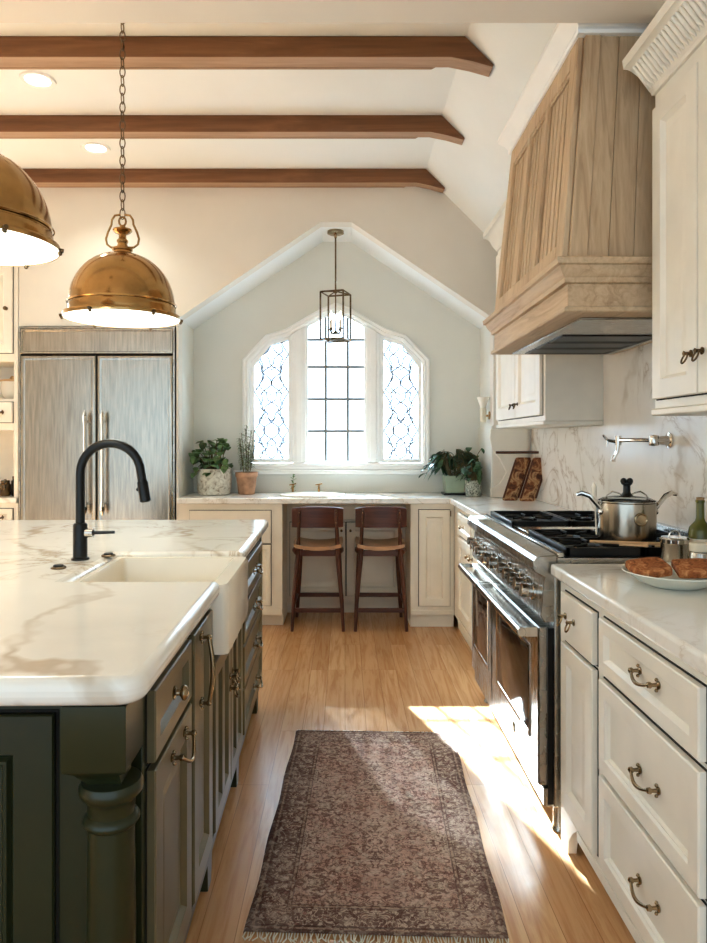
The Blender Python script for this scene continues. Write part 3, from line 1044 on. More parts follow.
fl.build('filter', M['black'], t)

# ------------------------------------------------------------------ upper cabinets


def crown(m, x0, y0, y1, z, h, out, ret0=True, ret1=True):
    prof = [(0, 0), (0, .012), (.08, .016), (.12, .022), (.30, .045), (.52, .062), (.66, .085), (.72, .10), (.74, .115), (.96, .12), (1.0, .116), (1.0, 0)]
    rings = []
    k = out / .12
    for f, o in prof:
        o *= k
        rings.append([V((1.336, y0 - (o if ret0 else 0), z + f * h)), V((x0 - o, y0 - (o if ret0 else 0), z + f * h)), V((x0 - o, y1 + (o if ret1 else 0), z + f * h)), V((1.336, y1 + (o if ret1 else 0), z + f * h))])
    m.loft(rings)
    return m


ux = 1.0
Fu = frame((ux, 0, 0), (0, -1, 0), (-1, 0, 0))
t = thing('upper_cabinet', 'tall ivory upper cabinet with carved crown at the right', 'cabinet', (1.17, 1.8, 1.41))
MB().box((ux, 1.25, 1.43), (1.338, 2.258, 2.70)).build('carcass', M['ivory'], t, bev=.002)
MB().box((ux - .012, 1.25, 1.408), (1.326, 2.262, 1.4295)).build('light_rail', M['ivory'], t, bev=.005)
cm = MB()
rr = []
k = .10 / .12
prof = [(0, 0), (0, .012), (.08, .016), (.12, .022), (.30, .040), (.52, .062), (.66, .085), (.72, .10), (.74, .115), (.96, .12), (1.0, .116), (1.0, .0)]
for f, o in prof:
    rr.append([V((1.30, 2.258 - 0 + 0, 2.44 + f * .125)), V((ux - o * k, 2.258, 2.44 + f * .125)), V((ux - o * k, 1.25, 2.44 + f * .125)), V((1.30, 1.25, 2.44 + f * .125))])
rr = [[a + V((0, 0, 0)), b + V((0, 0, 0)), c, d] for a, b, c, d in rr]
# only the projecting part: run along the front
front = MB()
ra, rb = [], []
for f, o in prof:
    ra.append(V((ux - .0003 - o * k, 2.258 + o * k * .15, 2.44 + f * .125)))
    rb.append(V((ux - .0003 - o * k, 1.25, 2.44 + f * .125)))
front.loft([ra, rb])
cr_ = front.build('crown', M['ivory'], t, smooth=25)
lv = MB()
y = 2.24
while y > 1.27:
    lv.tube([(ux - .022 * k, y, 2.457), (ux - .040 * k, y, 2.472), (ux - .066 * k, y, 2.502), (ux - .092 * k, y, 2.525)], [.003, .009, .010, .006], 6)
    y -= .022
lv.build('carved_leaves', M['ivory'], cr_, smooth=60)
rc = [(-2.238, -1.955, 1.46, 2.385), (-1.948, -1.665, 1.46, 2.385), (-1.65, -1.30, 1.46, 2.385)]
gapframe(Fu, rc, t)
for i, (a, b, c, d) in enumerate(rc):
    dr = MB().rect(Fu, a, b, c, d, DOOR).build('door', M['ivory'], t)
    ringpull(Fu, b - .028 if i == 0 else a + .028, 1.575, M['bronze'], dr)
t = thing('upper_cabinet', 'far ivory upper cabinet with two doors, half hidden behind the hood', 'cabinet', (1.18, 4.2, 1.41))
uf = 1.03
MB().box((uf, 3.60, 1.43), (1.338, 4.72, 2.60)).build('carcass', M['ivory'], t, bev=.002)
MB().box((uf - .012, 3.594, 1.408), (1.326, 4.726, 1.4295)).build('light_rail', M['ivory'], t, bev=.005)
crown(MB(), uf, 3.62, 4.72, 2.6005, .145, .085, False, True).build('crown', M['ivory'], t, smooth=25)
Fz = frame((uf, 0, 0), (0, -1, 0), (-1, 0, 0))
rc = [(-4.69, -4.17, 1.46, 2.56), (-4.16, -3.64, 1.46, 2.56)]
gapframe(Fz, rc, t)
for i, (a, b, c, d) in enumerate(rc):
    dr = MB().rect(Fz, a, b, c, d, sprof(DOOR, 1.25)).build('door', M['ivory'], t)
    ringpull(Fz, b - .04 if i == 0 else a + .06, 1.54, M['bronze'], dr)
cb = MB().prism([(1.035, 1.4075), (1.30, 1.4075), (1.30, .9215), (1.04, .9215), (1.035, .98), (1.10, 1.02), (1.15, 1.10), (1.10, 1.20), (1.05, 1.26), (1.03, 1.34)][::-1], 4.975, 4.9985, XZ)
cb = cb.build('niche_panel', M['ivory'], t, bev=.003)

# ------------------------------------------------------------------ boards, rail, sconce
rl = MB().tube([(1.035, 4.80, 1.245), (1.327, 4.80, 1.245)], .009, 10)
rl = rl.build('wooden_rail', M['stool_x'])
tag(rl, 'thin dark wooden rail fixed above the mottled boards', 'rail')
rl.name = 'wall_mounted_rail'
for k, (x, lab) in enumerate(((1.06, 'mottled brown and cream board leaning in the corner, nearer the window'), (1.165, 'mottled brown and cream board leaning in the corner, nearer the range'))):
    y = 4.80 - k * .045
    bo = thing('cutting_board', lab, 'board', (x, y, .9205), group='mottled boards in the corner')
    th = math.radians(21)
    fb = lambda u, v, w, x=x, y=y: V((x + u + v * math.sin(th), y + w - .07 + v * .22, .9215 + .03 * 0 + v * math.cos(th)))
    w_, h_ = .105, .31
    pol = []
    for (cx_, cy_, a0) in ((w_ - .015, .015, -90), (w_ - .015, h_ - .015, 0), (.015, h_ - .015, 90), (.015, .015, 180)):
        for q in range(4):
            a = math.radians(a0 + q * 30)
            pol.append((cx_ + .015 * math.cos(a), cy_ + .015 * math.sin(a)))
    MB().prism(pol, -.009, .009, fb).build('board_panel', M['board'], bo, bev=.002)
    MB().box((-.004, .02, -.012), (.010, h_ - .02, -.0092), fb).box((w_ - .010, .02, -.012), (w_ + .004, h_ - .02, -.0092), fb).build('edge_strip', M['stool'], bo)

t = thing('wall_sconce', 'small cream wall sconce right of the window, beside the far cabinet', 'sconce', (1.010, 5.12, 1.46))
MB().lathe([(.018, 0), (.022, .004), (.022, .10), (.016, .105)], (1.010, 5.12, 1.46), 18).build('sconce_body', M['paper'], t)
MB().lathe([(.018, 0), (.03, .03), (.046, .075), (.044, .076), (.026, .032), (.012, .002)], (1.010, 5.12, 1.568), 24, cap=False).build('sconce_shade', M['ivory'], t)
MB().box((1.02, 5.112, 1.50), (1.0465, 5.128, 1.515)).lathe([(.03, 0), (.03, .008)], (1.0585, 5.12, 1.51), 18, (-1, 0, 0)).build('sconce_bracket', M['brass'], t)

# ------------------------------------------------------------------ pot filler
t = thing('pot_filler_tap', 'polished wall-mounted pot filler tap on the marble splashback over the range', 'tap', (1.3, 2.88, 1.33))
pf = MB()
pf.lathe([(.032, 0), (.032, .006), (.02, .01), (.016, .05), (.016, .06)], (1.327, 2.86, 1.328), 20, (-1, 0, 0))
pf.build('mounting_plate', M['chrome'], t)
pf = MB()
pf.lathe([(.017, -.022), (.019, -.018), (.019, .018), (.017, .022)], (1.262, 2.86, 1.328), 16)
pf.tube([(1.262, 2.86, 1.328), (1.245, 2.93, 1.330), (1.195, 3.04, 1.330)], .0085, 10)
pf.lathe([(.014, -.02), (.014, .02)], (1.19, 3.05, 1.328), 14)
pf.build('swing_arm', M['chrome'], t)
MB().tube([(1.19, 3.05, 1.325), (1.188, 3.055, 1.28), (1.176, 3.06, 1.255), (1.172, 3.06, 1.235)], [.009, .009, .009, .011], 10).build('spout', M['chrome'], t)
MB().tube([(1.18, 3.052, 1.322), (1.145, 3.06, 1.33)], .007, 8).tube([(1.145, 3.06, 1.30), (1.148, 3.06, 1.33), (1.128, 3.06, 1.352)], [.004, .007, .005], 8).build('lever', M['chrome'], t)

# ------------------------------------------------------------------ stockpot and things on the range
px_, py_, pz_ = 1.01, 2.51, .9705
t = thing('stockpot', 'tall stainless stockpot with upswept handles on the range', 'pot', (px_, py_, pz_))
MB().lathe([(.09, 0), (.097, .004), (.0985, .012), (.0985, .136), (.103, .140), (.103, .143), (.097, .143), (.096, .02), (.001, .014)], (px_, py_, pz_), 48).build('pot_body', M['pot_steel'], t)
for s in (-1, 1):
    h = MB()
    h.tube([(px_ + s * .096, py_ - .012, pz_ + .113), (px_ + s * .112, py_ - .012, pz_ + .133), (px_ + s * .135, py_ - .01, pz_ + .160), (px_ + s * .162, py_, pz_ + .170), (px_ + s * .18, py_, pz_ + .164)], [.008, .0085, .009, .009, .006], 10)
    h.lathe([(.014, 0), (.012, .006), (.004, .01)], (px_ + s * .097, py_ - .012, pz_ + .106), 12, (s, 0, .2))
    h.build('handle', M['chrome'], t)
MB().lathe([(.094, 0), (.094, .003), (.08, .009), (.05, .014), (.02, .017), (.001, .018)], (px_, py_, pz_ + .1435), 40).build('lid', M['glass'], t)
lk = MB().lathe([(.022, .0), (.016, .006), (.013, .012), (.012, .035), (.019, .041), (.019, .045)], (px_, py_, pz_ + .161), 14)
for s in (-1, 1):
    lk.ball((px_ + s * .011, py_, pz_ + .212), .012, 10)
lk.build('lid_knob', M['black'], t)
wl = MB()
for s in (-1, 1):
    wl.tube([(px_ + s * q, py_, pz_ + z) for q, z in ((.078, .150), (.07, .163), (.05, .175), (.03, .170), (.018, .164))], .0028, 6)
wl.build('lid_loop', M['chrome'], t)
MB().lathe([(.024, 0), (.022, .005), (.02, .006), (.016, .003), (.001, .003)], (px_ + .01, py_ - .0985, pz_ + .085), 18, (0, -1, 0)).build('badge', M['nickel'], t)
for k, (p, q, r, lab) in enumerate((((.85, 2.432, .9775), (1.125, 2.358, .9775), .0065, 'long pale wooden spoon lying across the range in front of the stockpot'),
                                    ((.955, 2.356, .9745), (1.05, 2.382, .9745), .005, 'short pale wooden spoon lying on the range grate'),
                                    ((1.06, 2.352, .9745), (1.14, 2.340, .9745), .005, 'shortest wooden spoon on the range, nearest the canister'))):
    p, q = V(p), V(q)
    d = (q - p)
    if k == 1:
        p, q = V((.93, 2.374, .9745)), V((1.02, 2.352, .9745))
        d = q - p
    if k == 2:
        p, q = V((1.04, 2.366, .9745)), V((1.13, 2.344, .9745))
        d = q - p
        p, q = p + V((.0, -.018, 0)), q + V((.0, -.018, 0))
    m = MB().tube([p, p + d * .3, p + d * .75, p + d * .8, p + d * .88, p + d * .96, q], [r * .8, r * .9, r * .9, r, r * 2.0, r * 2.0, r * .8], 10, flat=1.0)
    for v in m.bm.verts:
        if v.co.z > .9775 + r:
            v.co.z = .9775 + r
        if v.co.z < .9705:
            v.co.z = .9705
    m = m.build('wooden_spoon', M['spoon'])
    tag(m, lab, 'spoon', 'wooden spoons on the range')
t = thing('ladle', 'pale ladle handle standing up behind the stockpot rim', 'ladle', (.93, 2.65, .969))
sx_, sy_ = .955, 2.66
MB().tube([(sx_, sy_, .97), (sx_ - .005, sy_, 1.10), (sx_ - .008, sy_, 1.125), (sx_ - .01, sy_, 1.155), (sx_ - .011, sy_, 1.17)], [.006, .006, .018, .020, .006], 10, flat=.4).build('ladle_body', M['ceramic'], t)

# ------------------------------------------------------------------ worktop things at the right
t = thing('dinner_plate', 'round white plate holding two slices of toast', 'plate', (.925, 1.965, .9205))
MB().lathe([(.066, 0), (.072, .003), (.098, .014), (.13, .036), (.139, .040), (.138, .043), (.128, .040), (.094, .019), (.06, .008), (.001, .007)], (.925, 1.965, .9205), 56).build('plate_dish', M['plate'], t)
for k, (x, y, rz, lab) in enumerate(((.864, 1.985, .2, 'browned slice of toast at the left on the white plate'), (.985, 1.976, -.12, 'browned slice of toast at the right on the white plate'))):
    t = thing('toast_slice', lab, 'toast', (x, y, .937), rz, 'toast slices on the plate')
    pol = []
    for q in range(28):
        a = 2 * PI * q / 28
        rx, ry = .054 * (1 + .07 * math.sin(3 * a + 2 * k)), .046 * (1 + .06 * math.cos(2 * a + k))
        pol.append((rx * (abs(math.cos(a)) ** .45) * (1 if math.cos(a) > 0 else -1), ry * (abs(math.sin(a)) ** .45) * (1 if math.sin(a) > 0 else -1)))
    ff = lambda u, v, w: V((u, v, w + .022 + .26 * v + .08 * u))
    m = MB()
    m.loft([[ff(u * f, v * f, w) for u, v in pol] for f, w in ((.97, 0), (1, .003), (1, .014), (.98, .018), (.9, .019), (.6, .0185))])
    m.build('crumb', M['toast'], t, world=False)
t = thing('steel_canister', 'small stainless canister with lid and loop handle beside the range', 'canister', (1.065, 2.262, .9205))
MB().lathe([(.038, 0), (.042, .003), (.042, .075), (.044, .078)], (1.065, 2.262, .9205), 28).build('canister_body', M['pot_steel'], t)
MB().lathe([(.045, 0), (.045, .012), (.04, .018), (.001, .02)], (1.065, 2.262, .999), 28).tube([(1.065 + .018 * math.cos(a), 2.262, 1.017 + .02 * math.sin(a)) for a in [PI * q / 8 for q in range(9)]], .0028, 8).build('lid', M['chrome'], t)
bxx, byy = 1.158, 2.282
t = thing('oil_bottle', 'olive green glass oil bottle with long neck beside the range', 'bottle', (bxx, byy, .9205))
MB().lathe([(.033, 0), (.036, .004), (.036, .11), (.033, .125), (.016, .145), (.0125, .155), (.012, .205), (.014, .207), (.014, .214), (.001, .214)], (bxx, byy, .9205), 28).build('bottle_glass', M['bottle'], t)
MB().lathe([(.012, 0), (.012, .008), (.001, .009)], (bxx, byy, 1.1348), 16).build('stopper', M['cork'], t)
MB().lathe([(.0364, .03), (.0364, .09)], (bxx, byy, .9205), 28, cap=False).build('bottle_label', M['paper'], t)
t = thing('small_jar', 'short shiny jar with pale lid in front of the oil bottle', 'jar', (1.097, 2.165, .9205))
MB().lathe([(.026, 0), (.03, .003), (.03, .06), (.026, .066)], (1.097, 2.165, .9205), 24).build('jar_body', M['steel'], t)
MB().lathe([(.029, 0), (.03, .003), (.03, .022), (.027, .026), (.001, .027)], (1.097, 2.165, .9868), 24).build('lid', M['paper'], t)

# ------------------------------------------------------------------ island (own frame, turned by about a degree)
IL = (-.348, 1.20, 0)
IRZ = math.radians(1.1)
isl = thing('kitchen_island', 'dark green painted kitchen island with turned corner posts', 'kitchen island', IL, IRZ)
b = lambda m, n, mat, p=isl, **k: m.build(n, mat, p, world=False, **k)
XI = -.034         # right face
m = MB()
m.box((-1.36, .13, .14), (XI, .845, .868)).box((-1.36, .8451, .14), (-.86, 1.365, .868)).box((-.8599, .8451, .14), (XI, 1.365, .69)).box((-1.36, 1.3651, .14), (XI, 2.29, .868))
b(m, 'carcass', M['green'], bev=.002)
Fi = frame((XI, 0, 0), (0, 1, 0), (1, 0, 0))
# front (towards the camera): framed end panels
Ff_ = frame((0, .13, 0), (1, 0, 0), (0, -1, 0))
ENDP = [(0, 0), (0, .012), (.003, .015), (.075, .015), (.081, .009), (.086, .018), (.092, .018), (.10, .006), (.11, .006)]
for (a, c) in ((-.62, -.196), (-1.07, -.64), (-1.34, -1.09)):
    b(MB().rect(Ff_, a, c, .15, .815, ENDP), 'end_panel', M['green'])
for (a, c) in ((-.62, -.196), (-1.07, -.64), (-1.34, -1.09)):
    gm = MB().box((a - .005, .145, .0003), (c + .005, .82, .002), Ff_)
    b(gm, 'reveal', M['gap'], smooth=0)


def post(xc, yc):
    p = MB()
    s = .056
    sq = lambda h, z: [V((xc - h, yc - h, z)), V((xc + h, yc - h, z)), V((xc + h, yc + h, z)), V((xc - h, yc + h, z))]
    p.loft([sq(s, .868), sq(s, .755), sq(s - .002, .752), sq(s - .016, .742)] + [[v + V((.010, 0, 0)) for v in sq(.030, .722)], [v + V((.014, 0, 0)) for v in sq(.028, .712)]])
    p.lathe([(.036, .722), (.052, .718), (.057, .708), (.055, .697), (.046, .688), (.042, .682), (.041, .660), (.046, .656), (.050, .650), (.050, .646), (.046, .640), (.041, .636),
             (.041, .60), (.043, .45), (.041, .30), (.036, .17), (.04, .155), (.045, .15), (.045, .14), (.04, .132), (.034, .125), (.036, .06), (.03, .01), (.028, 0)], (xc + .014, yc, 0), 28)
    return b(p, 'corner_post', M['green'], smooth=40, recalc=True)


post(-.087, .068)
post(-1.30, .068)
# side fillers between post and units

units = []
U = [(.155, .505, .705, .845, 'drawer'), (.155, .505, .175, .69, 'door'), (.54, .805, .175, .845, 'pullout')]
U += [(.855, 1.165, .175, .675, 'sdoor'), (1.175, 1.485, .175, .675, 'sdoor')]
zz = [.175, .36, .53, .69, .845]
U += [(1.54, 2.24, zz[i], zz[i + 1] - .012, 'stack') for i in range(4)]
for (a, c, d, e, ty) in U:
    gm = MB().box((a - .004, d - .004, .0004), (c + .004, e + .004, .002), Fi)
    b(gm, 'reveal', M['gap'], smooth=0)


def local_build(fn, *a, **k):
    """build a handle whose frame is in island coordinates"""
    o = fn(*a, **k)
    return o


_old = MB.build


class LMB(MB):
    pass


def hbuild(kind, F, u, v, p, **k):
    """handles in island coordinates: build without the world shift"""
    orig = MB.build
    MB.build = lambda s, name, mat, parent=None, world=True, **kk: orig(s, name, mat, parent, False, **kk)
    try:
        if kind == 'bail':
            return bail(F, u, v, k.get('wd', .1), M['nickel'], p, w0=k.get('w0', .019), vert=k.get('vert', False), drop=k.get('drop', .02))
        if kind == 'ring':
            return ringpull(F, u, v, M['nickel'], p)
        return knob(F, u, v, M['nickel'], p, r=k.get('r', .015))
    finally:
        MB.build = orig


for (a, c, d, e, ty) in U:
    if ty == 'drawer':
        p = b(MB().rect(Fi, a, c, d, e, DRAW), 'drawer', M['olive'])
        hbuild('knob', Fi, (a + c) / 2 - .02, (d + e) / 2 + .01, p, r=.016)
    elif ty == 'door':
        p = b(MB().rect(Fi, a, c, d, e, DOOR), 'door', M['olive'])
        hbuild('bail', Fi, (a + c) / 2 + .02, e - .035, p, wd=.125, drop=.03)
    elif ty == 'pullout':
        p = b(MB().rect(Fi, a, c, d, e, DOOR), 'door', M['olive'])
        hbuild('bail', Fi, a + .07, .735, p, wd=.17, vert=True)
    elif ty == 'sdoor':
        dm = MB()
        dm.rect(Fi, a, c, d, e, [(0, 0), (0, .016), (.003, .019), (.05, .019), (.055, .012), (.058, .004), (.07, .004)])
        dm.box(((a + c) / 2 - .025, d + .05, .0042), ((a + c) / 2 + .025, e - .05, .0185), Fi)
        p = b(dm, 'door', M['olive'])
        hbuild('ring', Fi, c - .025 if a < 1 else a + .025, .50, p)
        hbuild('ring', Fi, c - .025 if a < 1 else a + .025, .54, p)
    else:
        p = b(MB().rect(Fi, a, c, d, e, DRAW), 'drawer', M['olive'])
        hbuild('bail', Fi, (a + c) / 2, (d + e) / 2, p, wd=.11)
b(MB().box((.13, .135, .0004), (2.29, .168, .012), Fi), 'bottom_rail', M['green'], bev=.003)
for (y, w_) in ((.15, .09), (.86, .09), (1.48, .09), (2.20, .09)):
    f = MB().prism([(y, 0), (y + w_ * .6, 0), (y + w_ * .75, .07), (y + w_, .1395), (y - .02, .1395)], -.09, -.004, Fi)
    b(f, 'foot', M['green'], bev=.003)
b(MB().box((-1.34, .25, .0), (-.25, 2.25, .1395)), 'plinth', M['gap'])
b(MB().box((2.2905, .14, -.1), (2.34, .868, .006), Fi), 'end_pilaster', M['green'], bev=.003)

# island worktop with rounded corners and a notch for the apron sink
pol = []


def arc(cx_, cy_, r, a0, a1, n=6):
    return [(cx_ + r * math.cos(math.radians(a0 + (a1 - a0) * q / n)), cy_ + r * math.sin(math.radians(a0 + (a1 - a0) * q / n))) for q in range(n + 1)]


ny0, ny1, nx = .85, 1.362, -.455 - .0
pol += arc(-.05, .05, .05, -90, 0)
pol += [(0, ny0), (nx, ny0), (nx, ny1), (0, ny1)]
pol += arc(-.03, 2.40, .03, 0, 90) + arc(-1.37, 2.40, .03, 90, 180) + arc(-1.35, .05, .05, 180, 270)
iw = thing('island_worktop', 'thick white marble worktop with tan veins on the green island', 'worktop', IL, IRZ)
sl_ = MB().prism(pol, .8688, .92, XY).build('marble_slab', M['marble'], iw, world=False, bev=.021, smooth=40)
sl_.modifiers[0].segments = 4
sl_.modifiers[0].angle_limit = math.radians(60)

# apron sink
sk = thing('farmhouse_sink', 'white farmhouse apron sink set into the island worktop', 'sink', IL, IRZ)
sx0, sx1, sy0, sy1, sz = -.452, .022, .853, 1.359, .905
m = MB()
rc_ = lambda x0, x1, y0, y1, z, r=.02: [V((a, c, z)) for a, c in arc(x1 - r, y0 + r, r, -90, 0, 3) + arc(x1 - r, y1 - r, r, 0, 90, 3) + arc(x0 + r, y1 - r, r, 90, 180, 3) + arc(x0 + r, y0 + r, r, 180, 270, 3)]
m.loft([rc_(sx0, sx1, sy0, sy1, .70), rc_(sx0, sx1, sy0, sy1, .895), rc_(sx0 + .004, sx1 - .006, sy0 + .004, sy1 - .004, sz), rc_(sx0 + .02, sx1 - .05, sy0 + .022, sy1 - .022, sz),
        rc_(sx0 + .024, sx1 - .054, sy0 + .026, sy1 - .026, sz - .01), rc_(sx0 + .03, sx1 - .06, sy0 + .032, sy1 - .032, .73), rc_(sx0 + .06, sx1 - .09, sy0 + .06, sy1 - .06, .715)])
m.build('sink_basin', M['ceramic'], sk, world=False, smooth=40)
MB().lathe([(.04, 0), (.04, .003), (.03, .004), (.001, .002)], (-.21, 1.10, .7155), 20).build('drain', M['chrome'], sk, world=False)

# black faucet
fx_, fy_ = -.908, 2.40
t = thing('gooseneck_faucet', 'tall matte black gooseneck faucet on the island worktop', 'faucet', (fx_, fy_, .9203))
MB().lathe([(.030, 0), (.030, .006), (.024, .008), (.024, .118), (.021, .124), (.017, .126)], (fx_, fy_, .9203), 24).build('faucet_base', M['black'], t)
pts = [(fx_, fy_, 1.04), (fx_, fy_, 1.14), (fx_, fy_, 1.215)]
R_ = .104
for q in range(1, 15):
    a = PI - q * (PI * .985) / 14
    pts.append((fx_ + R_ + R_ * math.cos(a), fy_, 1.215 + R_ * math.sin(a)))
e = V(pts[-1])
d = (e - V(pts[-2])).normalized()
pts.append(tuple(e + d * .03))
MB().tube(pts, .0155, 14).build('spout', M['black'], t, smooth=60)
MB().tube([e + d * .028, e + d * .034, e + d * .10, e + d * .104], [.0155, .019, .019, .014], 16).ball(e + d * .06 + V((-.018, 0, 0)), .008, 8).build('spray_head', M['black'], t)
MB().tube([(fx_ + .02, fy_, 1.012), (fx_ + .045, fy_, 1.012)], .017, 14).build('lever_hub', M['chrome'], t)
MB().tube([(fx_ + .045, fy_, 1.012), (fx_ + .05, fy_, 1.012), (fx_ + .118, fy_, 1.014)], [.012, .006, .005], 10).build('lever', M['black'], t)
for (x, y, lab) in ((-.915, 2.235, 'small black air switch button on the island worktop in front of the faucet'), (-.835, 2.47, 'small black air switch button on the island worktop, right of the faucet')):
    t = thing('air_switch', lab, 'button', (x, y, .9203), group='air switch buttons by the faucet')
    MB().lathe([(.024, 0), (.024, .004), (.021, .006)], (x, y, .9203), 22).build('switch_ring', M['bronze'], t)
    MB().lathe([(.016, 0), (.016, .004), (.013, .006), (.001, .006)], (x, y, .9266), 20).build('push_button', M['black'], t)

# ------------------------------------------------------------------ bar stools


def make_stool(x, y, label):
    t = thing('bar_stool', label, 'stool', (x, y, 0), group='wooden stools at the window worktop')
    L = lambda a, b_, c: V((x + a, y + b_, c))
    # rear (near camera) legs run up into the back posts
    for s in (-1, 1):
        near = MB().tube([L(s * .178, -.035, 0), L(s * .168, -.02, .2), L(s * .142, 0, .50), L(s * .138, .0, .56), L(s * .136, -.012, .64), L(s * .128, -.03, .80), L(s * .127, -.034, .845)],
                         [.013, .017, .021, .021, .016, .015, .011], 12, flat=.85)
        near.build('rear_leg', M['stool'], t, smooth=60)
        MB().tube([L(s * .172, .36, 0), L(s * .155, .345, .25), L(s * .14, .33, .555)], [.012, .016, .019], 12).build('front_leg', M['stool'], t, smooth=60)
        MB().tube([L(s * .172, -.02, .165), L(s * .168, .34, .175)], .011, 10).build('side_stretcher', M['stool'], t)
        MB().tube([L(s * .143, -.02, .548), L(s * .162, .02, .556), L(s * .168, .10, .558)], [.022, .02, .012], 10).build('bracket', M['stool'], t, smooth=60)
    MB().box((x - .165, y - .03, .128), (x + .165, y - .008, .158)).build('foot_rail', M['stool_x'], t, bev=.005)
    MB().box((x - .16, y + .34, .155), (x + .16, y + .36, .185)).build('foot_rail', M['stool_x'], t, bev=.005)
    # dished seat
    m = MB()
    nx_, ny_ = 14, 10
    for sgn, th in ((1, 0.0), (-1, -.026)):
        pass
    top, bot = [], []
    for j in range(ny_ + 1):
        rt, rb = [], []
        for i in range(nx_ + 1):
            u, v = -1 + 2 * i / nx_, -1 + 2 * j / ny_
            xx, yy = u * .178 * (1 - .06 * v * v), .16 + v * .19
            z = .585 + .022 * u * u * (1 if abs(u) < 2 else 0) - .006 * (1 - v * v)
            rt.append(m.bm.verts.new(L(xx, yy, z)))
            rb.append(m.bm.verts.new(L(xx * .96, yy, z - .026)))
        top.append(rt)
        bot.append(rb)
    for j in range(ny_):
        for i in range(nx_):
            m.face([top[j][i], top[j][i + 1], top[j + 1][i + 1], top[j + 1][i]])
            m.face([bot[j][i], bot[j + 1][i], bot[j + 1][i + 1], bot[j][i + 1]])
    for j in range(ny_):
        m.face([top[j][0], top[j + 1][0], bot[j + 1][0], bot[j][0]])
        m.face([top[j][-1], bot[j][-1], bot[j + 1][-1], top[j + 1][-1]])
    for i in range(nx_):
        m.face([top[0][i], bot[0][i], bot[0][i + 1], top[0][i + 1]])
        m.face([top[-1][i], top[-1][i + 1], bot[-1][i + 1], bot[-1][i]])
    m.build('seat', M['seat'], t, smooth=50)
    MB().box((x - .14, y + .01, .515), (x + .14, y + .03, .556)).box((x - .13, y + .32, .515), (x + .13, y + .34, .556)).build('seat_rail', M['stool_x'], t, bev=.003)
    # curved back rest
    m = MB()
    rings = []
    for i in range(15):
        u = -1 + 2 * i / 14
        xx = u * .178
        yb = -.018 - .03 * (u * u) + .0
        hh = .072 * (1 - .12 * u ** 4)
        zc = .79
        rings.append([L(xx, yb, zc - hh), L(xx, yb + .006, zc - hh * 1.02), L(xx, yb + .018, zc - hh), L(xx, yb + .018, zc + hh), L(xx, yb + .008, zc + hh * 1.05), L(xx, yb, zc + hh)])
    m.loft(rings)
    m.build('backrest', M['stool_x'], t, smooth=40)
    pg = MB()
    for s in (-1, 1):
        for z in (.755, .825):
            pg.ball(L(s * .128, -.046, z), .005, 8)
    pg.build('peg', M['nickel'], t)
    return t


make_stool(-.19, 4.90, 'dark red-brown wooden bar stool at the left under the window worktop')
make_stool(.25, 4.90, 'dark red-brown wooden bar stool at the right, beside the narrow cabinet door')

# ------------------------------------------------------------------ rug
rw, rl_ = .355, .655
t = thing('runner_rug', 'worn rose and brown oriental rug with fringed end on the oak floor', 'rug', (.108, 2.525, 0), math.radians(-2.2))
m = MB()
N = 26
rows = []
for j in range(N + 1):
    v = -1 + 2 * j / N
    rows.append([V((u * (rw + .003 * math.sin(9 * v + 2 * u)), v * rl_, .007)) for u in (-1, -.98, -.5, 0, .5, .98, 1)])
for r in rows:
    r[0].z = .002
    r[-1].z = .002
m.loft(rows, False, False, False)
m.build('rug_pile', rug_mat(rw, rl_), t, world=False, solid=.0, smooth=60)
for e in (-1, 1):
    fg = MB()
    for k in range(90):
        x = -rw + .004 + (2 * rw - .008) * k / 89
        ln = random.uniform(.02, .035) * (1 if e < 0 else .35)
        fg.tube([(x, e * (rl_ - .002), .005), (x + random.uniform(-.006, .006), e * (rl_ + ln * .6), .004), (x + random.uniform(-.012, .012), e * (rl_ + ln), .002)], .0018, 5)
    fg.build('fringe', M['paper'], t, world=False)

# ------------------------------------------------------------------ pendants


